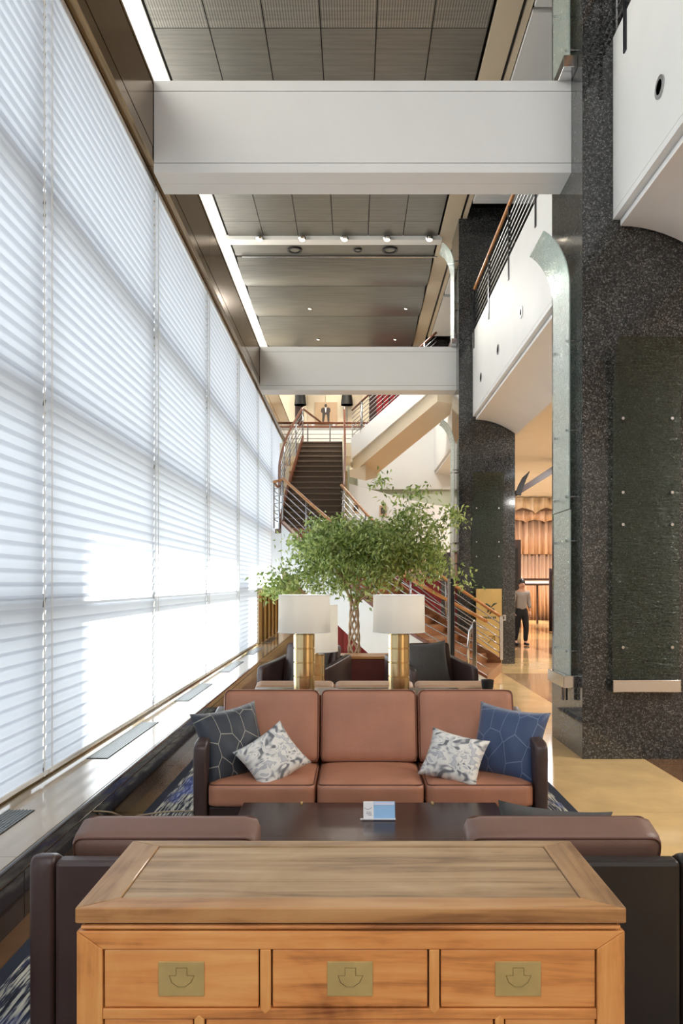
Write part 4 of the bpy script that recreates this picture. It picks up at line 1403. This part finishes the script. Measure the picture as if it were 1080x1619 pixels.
# stiles with mitred heads
zr = zp(1500)
MB().prism([(-hw + .002, 0.10), (px(162), 0.10), (px(162), zr), (-hw + .002, fz1)], 'y', fy0, fy1).build('stile', M['dresser_v'], ds, bevel=0.002)
MB().prism([(hw - .002, 0.10), (hw - .002, fz1), (px(943), zr), (px(943), 0.10)], 'y', fy0, fy1).build('stile', M['dresser_v'], ds, bevel=0.002)
MB().prism([(-hw + .0035, fz1), (px(162.6), zr), (px(942.4), zr), (hw - .0035, fz1)], 'y', fy0, fy1).build('top_rail', M['dresser'], ds, bevel=0.002)
zm1, zm0 = zp(1594), zp(1610)
MB().box(px(162.6), px(942.4), fy0, fy1, zm0, zm1).build('middle_rail', M['dresser'], ds, bevel=0.002)
for a, b in ((411, 428), (678, 694)):
    c_ = (px(a) + px(b)) / 2
    MB().prism([(px(a), zm1), (c_, zm1 - 0.012), (px(b), zm1), (px(b), zr - 0.0005), (px(a), zr - 0.0005)], 'y', fy0 - 0.0012, fy1).build('divider', M['dresser_v'], ds, bevel=0.002)
for a, b in ((307, 323), (782, 796)):
    c_ = (px(a) + px(b)) / 2
    MB().prism([(px(a), 0.16), (px(b), 0.16), (px(b), zm0), (c_, zm0 + 0.010), (px(a), zm0)], 'y', fy0 - 0.0012, fy1).build('divider', M['dresser_v'], ds, bevel=0.002)
B('bottom_rail', M['dresser'], ds, px(162.6), px(942.4), fy0, fy1, 0.10, 0.16, bevel=0.002)
B('recess', M['black'], ds, px(163), px(942), body_y + 0.0105, body_y + 0.0175, 0.16, zr)


def drawer(a, b, z0, z1, plate=True):
    o = MB().box(px(a) + .002, px(b) - .002, fy0 + 0.004, body_y + 0.010, z0 + .002, z1 - .002).build('drawer', M['dresser'], ds, bevel=0.003)
    if plate:
        cx, cz = (px(a) + px(b)) / 2, (z0 + z1) / 2 + 0.0
        pl = MB().box(cx - 0.053, cx + 0.053, fy0 + 0.001, fy0 + 0.0039, cz - 0.040, cz + 0.040).build('brass_plate', M['oldbrass'], o, bevel=0.001)
        pts_ = [(cx - 0.012, cz + 0.026), (cx + 0.013, cz + 0.026), (cx + 0.013, cz + 0.008), (cx + 0.030, cz + 0.008), (cx + 0.022, cz - 0.008), (cx + 0.008, cz - 0.018), (cx - 0.008, cz - 0.018), (cx - 0.022, cz - 0.008), (cx - 0.028, cz + 0.008), (cx - 0.012, cz + 0.008)]
        MB().tube([(x, fy0 + 0.0008, z) for x, z in pts_], 0.0009, 4, closed=True).build('vase_engraving', M['etch'], o)
    return o


for a, b in ((163, 410), (429, 677), (695, 942)):
    drawer(a, b, zm1, zr)
for a, b in ((163, 306), (324, 781), (797, 942)):
    drawer(a, b, 0.40, zm0, False)
    drawer(a, b, 0.16, 0.395, False)
for sx in (-1, 1):
    for yy_ in (0.02, D - 0.08):
        B('foot', M['dresser_v'], ds, sx * (hw - 0.035) - 0.03, sx * (hw - 0.035) + 0.03, yy_, yy_ + 0.06, 0, 0.0995)

# cable on the carpet
cbp = spline([(-1.565, 4.75, 0.24), (-1.54, 5.0, 0.16), (-1.50, 5.2, 0.07), (-1.44, 5.42, 0.022), (-1.30, 5.5, 0.021), (-1.12, 5.52, 0.021), (-1.0, 5.6, 0.021)], 40)
tag(MB().tube(cbp, 0.006, 6).build('power_cable', M['cable'], None, smooth='all'), 'thin beige cable running from the ledge to the sofa', 'cable')

# ------------------------------------------------------------------ tree
TX, TY = 0.0, 10.6
tree = thing('potted_tree', 'leafy green fig tree with braided trunk behind the seating', 'tree', (TX, TY, 0.0))
MB().lathe([(0, 0), (0.22, 0), (0.27, 0.10), (0.30, 0.42), (0.30, 0.46), (0.275, 0.46), (0.27, 0.40), (0, 0.40)], 36).build('pot', M['pot'], tree, smooth=True)
MB().lathe([(0, 0.401), (0.268, 0.401), (0.268, 0.42), (0, 0.43)], 24).build('soil', M['soil'], tree, smooth=True)
zb_, zt_ = 0.42, 1.36
for k in range(6):
    pts_ = []
    for i in range(36):
        t = i / 35
        rr = 0.088 - 0.04 * t
        d_ = 1 if k % 2 else -1
        an = k * PI / 3 + d_ * t * 2.0 * PI
        pts_.append((rr * math.cos(an), rr * math.sin(an), zb_ + (zt_ - zb_) * t))
    MB().tube(pts_, 0.014, 7).build('trunk_strand', M['bark'], tree, smooth='all')
random.seed(11)
tips = []
br = MB()


def branch(p, d, L, r, lev):
    pts_ = [p.copy()]
    q = p.copy()
    dd = d.copy()
    for i in range(5):
        dd = (dd + Vector((random.uniform(-.18, .18), random.uniform(-.18, .18), random.uniform(-.08, .10)))).normalized()
        q = q + dd * L / 5
        pts_.append(q.copy())
        if lev > 0 and i >= 2:
            tips.append((q.copy(), lev))
    br.tube(pts_, [r * (1 - 0.12 * i) for i in range(6)], 5)
    if lev < 3:
        for k in range(3 if lev else 4):
            nd = (dd + Vector((random.uniform(-.8, .8), random.uniform(-.8, .8), random.uniform(-.28, .42)))).normalized()
            branch(pts_[random.choice((3, 4, 5))], nd, L * random.uniform(.6, .8), r * .55, lev + 1)
    else:
        tips.append((q.copy(), 4))


for k in range(7):
    an = k * 2 * PI / 7 + 0.3
    branch(Vector((0.03 * math.cos(an), 0.03 * math.sin(an), zt_ - 0.04)), Vector((0.62 * math.cos(an) + 0.16, 0.62 * math.sin(an), 0.85)).normalized(), 0.50, 0.020, 0)
br.build('branches', M['bark'], tree, smooth='all')
# foliage: clusters at branch tips and through the crown
lv, lfc = [], []


def leaf(p, d, L, wd):
    d = d.normalized()
    sd_ = d.cross(Vector((random.uniform(-1, 1), random.uniform(-1, 1), random.uniform(0, 1))))
    if sd_.length < 1e-3:
        return
    sd_.normalize()
    nrm = sd_.cross(d)
    o = len(lv)
    m1 = p + d * L * .42
    lv.extend([p, m1 + sd_ * wd + nrm * wd * .35, p + d * L - nrm * L * .10, m1 - sd_ * wd + nrm * wd * .35, m1])
    lfc.extend([(o, o + 1, o + 4), (o + 1, o + 2, o + 4), (o + 2, o + 3, o + 4), (o + 3, o, o + 4)])


centres = [t[0] for t in tips]
# crown outline, as lobes: (x, y, z, rx, rz)
lobes = [(-0.55, 0.0, 1.75, 0.50, 0.26, 1700), (-0.85, 0.1, 1.62, 0.34, 0.18, 700), (-0.15, -0.1, 2.08, 0.52, 0.32, 2200), (-0.5, 0.1, 2.1, 0.40, 0.24, 1200), (0.35, 0.0, 1.85, 0.55, 0.30, 1900),
         (0.72, 0.1, 2.22, 0.40, 0.36, 1500), (1.08, 0.1, 2.10, 0.36, 0.50, 1500), (0.55, 0.0, 2.50, 0.28, 0.28, 520), (0.85, 0.0, 2.62, 0.20, 0.26, 260), (1.25, 0.1, 2.58, 0.22, 0.14, 220), (0.3, 0.1, 2.30, 0.40, 0.22, 700), (0.05, -.1, 1.62, 0.40, 0.16, 420), (-1.0, 0, 1.72, 0.16, 0.16, 150)]
for (cx, cy, cz, rx_, rz_, n) in lobes:
    sub = [Vector((cx + random.gauss(0, .5) * rx_, cy + random.gauss(0, .5) * 0.5, cz + random.gauss(0, .5) * rz_)) for _ in range(max(3, n // 62))]
    for i in range(int(n * 0.64)):
        c = random.choice(sub)
        p = c + Vector((random.gauss(0, .085), random.gauss(0, .085), random.gauss(0, .07)))
        dr = Vector((random.uniform(-1, 1), random.uniform(-1, 1), random.uniform(-1.5, 0.25)))
        leaf(p, dr, random.uniform(.058, .098), random.uniform(.012, .019))
for c in centres:
    for i in range(14):
        p = c + Vector((random.gauss(0, .07), random.gauss(0, .07), random.gauss(0, .06)))
        if p.z > 1.45:
            leaf(p, Vector((random.uniform(-1, 1), random.uniform(-1, 1), random.uniform(-1.5, 0.25))), random.uniform(.05, .08), random.uniform(.010, .016))
fo = MB().add(lv, lfc)
me = bpy.data.meshes.new('foliage')
me.from_pydata(fo.v, [], fo.f)
me.materials.append(M['leaf'])
fol = link('foliage', me, tree)
fol['kind'] = 'stuff'

# ------------------------------------------------------------------ sign board at the middle column
sg = thing('sign_board', 'gold sign board with dark palm emblem and arrow at the middle column', 'sign', (2.66, 15.55, 0.0))
B('board', M['gold_panel'], sg, -0.26, 0.24, -0.02, 0.02, 0.12, 1.50)
em = MB()
for pts_ in ([(-0.12, 1.19), (-0.06, 1.20), (0.0, 1.16), (0.03, 1.10)], [(0.03, 1.10), (0.03, 1.04), (0.0, 1.00)], [(0.03, 1.12), (0.08, 1.10), (0.10, 1.02)], [(0.03, 1.14), (0.09, 1.20), (0.15, 1.22)], [(-0.04, 1.12), (-0.02, 1.06), (-0.05, 1.03)]):
    em.tube([(x, -0.024, z) for x, z in pts_], [0.008] + [0.018] * (len(pts_) - 2) + [0.006], 6)
em.build('emblem', M['emblem'], sg, smooth='all')
lt = MB()
for i in range(9):
    x0 = -0.17 + i * 0.034
    lt.box(x0, x0 + 0.024, -0.0235, -0.0205, 0.915 - 0.006 * (i % 2), 0.955)
lt.build('lettering', M['emblem'], sg)
ar = MB()
ar.tube([(-0.06, -0.023, 0.40), (0.10, -0.023, 0.57)], 0.008, 6)
ar.tube([(-0.02, -0.023, 0.57), (0.10, -0.023, 0.57), (0.10, -0.023, 0.45)], 0.008, 6)
ar.build('arrow', M['bronze'], sg)
for sx in (-0.2, 0.18):
    B('foot', M['bronze'], sg, sx - 0.02, sx + 0.02, -0.12, 0.12, 0.0, 0.12)
sw = thing('wall_plate', 'small grey switch plate on the middle granite column', 'switch plate', (COLX + 0.88, COLD[1], 0.92))
B('plate', M['steel'], sw, -0.065, 0.065, -0.012, 0.0, -0.06, 0.06, bevel=0.004)
B('button', M['dark_steel'], sw, -0.025, 0.025, -0.016, -0.0125, -0.025, 0.025, bevel=0.002)


# ------------------------------------------------------------------ person
def skin_mesh(name, verts, edges, radii, m, parent, sub=2, root=0):
    me_ = bpy.data.meshes.new(name)
    me_.from_pydata(verts, edges, [])
    o = link(name, me_, parent)
    sk = o.modifiers.new('skin', 'SKIN')
    sk.use_smooth_shade = True
    for i, r in enumerate(radii):
        rr = r if isinstance(r, tuple) else (r, r)
        me_.skin_vertices[0].data[i].radius = rr
        me_.skin_vertices[0].data[i].use_root = (i == root)
    ss = o.modifiers.new('sub', 'SUBSURF')
    ss.levels = sub
    ss.render_levels = sub
    me_.materials.append(m)
    return o


pr_ = thing('person', 'person in grey shirt and black trousers walking through the lobby', 'person', (4.32, 20.4, 0.0), 0.25)
bv = [(0, 0, 0.92), (0, 0, 1.08), (0, 0, 1.26), (0, 0, 1.40), (0, -0.01, 1.47), (0, -0.02, 1.54), (0, -0.02, 1.63),
      (0.17, 0, 1.37), (0.22, 0.03, 1.12), (0.22, -0.04, 0.88), (-0.17, 0, 1.37), (-0.23, 0.02, 1.12), (-0.24, -0.05, 0.88),
      (0.09, 0, 0.86), (0.10, -0.06, 0.48), (0.10, -0.02, 0.09), (0.10, -0.15, 0.04), (-0.09, 0, 0.86), (-0.10, 0.06, 0.48), (-0.10, 0.16, 0.10), (-0.10, 0.06, 0.04)]
be = [(0, 1), (1, 2), (2, 3), (3, 4), (4, 5), (5, 6), (3, 7), (7, 8), (8, 9), (3, 10), (10, 11), (11, 12), (0, 13), (13, 14), (14, 15), (15, 16), (0, 17), (17, 18), (18, 19), (19, 20)]
brd = [(.10, .08), (.10, .075), (.12, .085), (.09, .07), (.05, .05), (.085, .095), (.075, .09), .045, .036, .03, .045, .036, .03, .07, .048, .034, .03, .07, .048, .034, .03]
skin_mesh('body', bv, be, brd, M['skin'], pr_)
sv = [(0, 0, 0.84), (0, 0, 1.08), (0, 0, 1.26), (0, 0, 1.39), (0.17, 0, 1.37), (0.22, 0.03, 1.12), (0.22, -0.03, 0.95), (-0.17, 0, 1.37), (-0.23, 0.02, 1.12), (-0.24, -0.04, 0.95)]
skin_mesh('shirt', sv, [(0, 1), (1, 2), (2, 3), (3, 4), (4, 5), (5, 6), (3, 7), (7, 8), (8, 9)], [(.155, .125), (.15, .115), (.165, .12), (.115, .095), .068, .058, .048, .068, .058, .048], M['shirt'], pr_)
tv = [(0, 0, 0.90), (0.09, 0, 0.80), (0.10, -0.06, 0.48), (0.10, -0.02, 0.10), (-0.09, 0, 0.80), (-0.10, 0.06, 0.48), (-0.10, 0.16, 0.11), (0, 0, 1.04)]
skin_mesh('trousers', tv, [(0, 1), (1, 2), (2, 3), (0, 4), (4, 5), (5, 6), (0, 7)], [(.16, .13), .105, .078, .06, .105, .078, .06, (.14, .105)], M['trouser'], pr_)
for s, yy_ in ((1, -0.02), (-1, 0.16)):
    skin_mesh('shoe', [(0.10 * s, yy_ + 0.04, 0.045), (0.10 * s, yy_ - 0.06, 0.045), (0.10 * s, yy_ - 0.17, 0.035)], [(0, 1), (1, 2)], [(.045, .045), (.048, .042), (.042, .032)], M['black'], pr_)
MB().lathe([(0.0, 0.125), (0.05, 0.115), (0.085, 0.08), (0.098, 0.03), (0.094, -0.02), (0.0, 0.0)], 20, (0, 0.0, 0.0)).xform(Matrix.Translation((0, 0.008, 1.612)) @ Matrix.Rotation(-0.42, 4, 'X')).build('hair', M['hair'], pr_, smooth=True)
for s in (-1, 1):
    MB().lathe([(0, -0.012), (0.012, 0), (0, 0.012)], 8, (0.032 * s, -0.108, 1.60)).build('eye', M['black'], pr_, smooth=True)
    hd = []
    wx, wy = (0.22, -0.04) if s > 0 else (-0.24, -0.05)
    vv = [(wx, wy, 0.87), (wx, wy - 0.01, 0.80)]
    ee = [(0, 1)]
    rr_ = [(.028, .022), (.036, .02)]
    for j in range(4):
        xo = -0.027 + 0.018 * j
        b0 = len(vv)
        vv += [(wx + xo * .6, wy - 0.02 + abs(xo) * .2, 0.76), (wx + xo * .8, wy - 0.015, 0.725), (wx + xo * .8, wy + 0.005, 0.70 + 0.01 * abs(j - 1.5))]
        ee += [(1, b0), (b0, b0 + 1), (b0 + 1, b0 + 2)]
        rr_ += [.010, .009, .008]
    b0 = len(vv)
    vv += [(wx - 0.045 * s, wy - 0.03, 0.80), (wx - 0.05 * s, wy - 0.035, 0.765)]
    ee += [(1, b0), (b0, b0 + 1)]
    rr_ += [.011, .009]
    skin_mesh('hand', vv, ee, rr_, M['skin'], pr_, 1)
MB().lathe([(0, -0.03), (0.012, -0.012), (0.0, 0.02)], 8, (0, -0.118, 1.575)).build('nose', M['skin'], pr_, smooth=True)
MB().box(-0.025, 0.025, -0.112, -0.104, 1.532, 1.54).build('mouth', mat('lips', (150, 88, 80), .5), pr_)

# ------------------------------------------------------------------ outside: paving and an added unseen blocker that shades the upper blinds
struct(B('ground_outside', M['sky_ground'], None, -60, -2.62, -40, 70, -0.2, -0.02), 'pale paving outside the windows')
wk = thing('sun_blocker', 'added unseen concrete sun blocker outside the windows', 'sun blocker', (0, 0, -0.02))  # out of view, added to shape the sun patch on the blinds
M['concrete'] = mat('pale_concrete', (200, 198, 192), 0.8, var=0.06)
B('deck', M['concrete'], wk, -32.4, -31.6, -30, 70, 23.1, 27.0)
for a_, b_ in ((-8.0, 12.75), (20.65, 21.95), (36.0, 37.3), (50.0, 51.3)):
    B('pier_blocker', M['concrete'], wk, -32.3, -31.7, a_, b_, 0, 23.099)

# ------------------------------------------------------------------ area lights added as interior fill
for i in range(3):
    lamp_light('lobby_fill', 'AREA', (6.0 + 0.6 * i, 14.0 + 7.5 * i, 5.30), 380, (0.98, 0.97, 0.96), 1.2, (0, 0, 0))  # fill added to brighten the lobby behind the columns
for i in range(2):
    lamp_light('lobby_fill', 'AREA', (6.0, 2.6 + 3.0 * i, 4.58), 190, (1.0, 0.97, 0.91), 0.8, (0, 0, 0))  # fill added to brighten the marble floor on the right
lamp_light('mezzanine_fill', 'AREA', (-0.3, 24.6, 8.6), 85, (1.0, 0.88, 0.72), 1.2, (0, 0, 0))  # added fill over the mezzanine, no fitting of its own
lamp_light('stair_fill', 'AREA', (0.6, 19.5, 8.6), 240, (1.0, 0.96, 0.90), 1.4, (0, 0, 0))  # broad fill added above the stairs, no fitting of its own
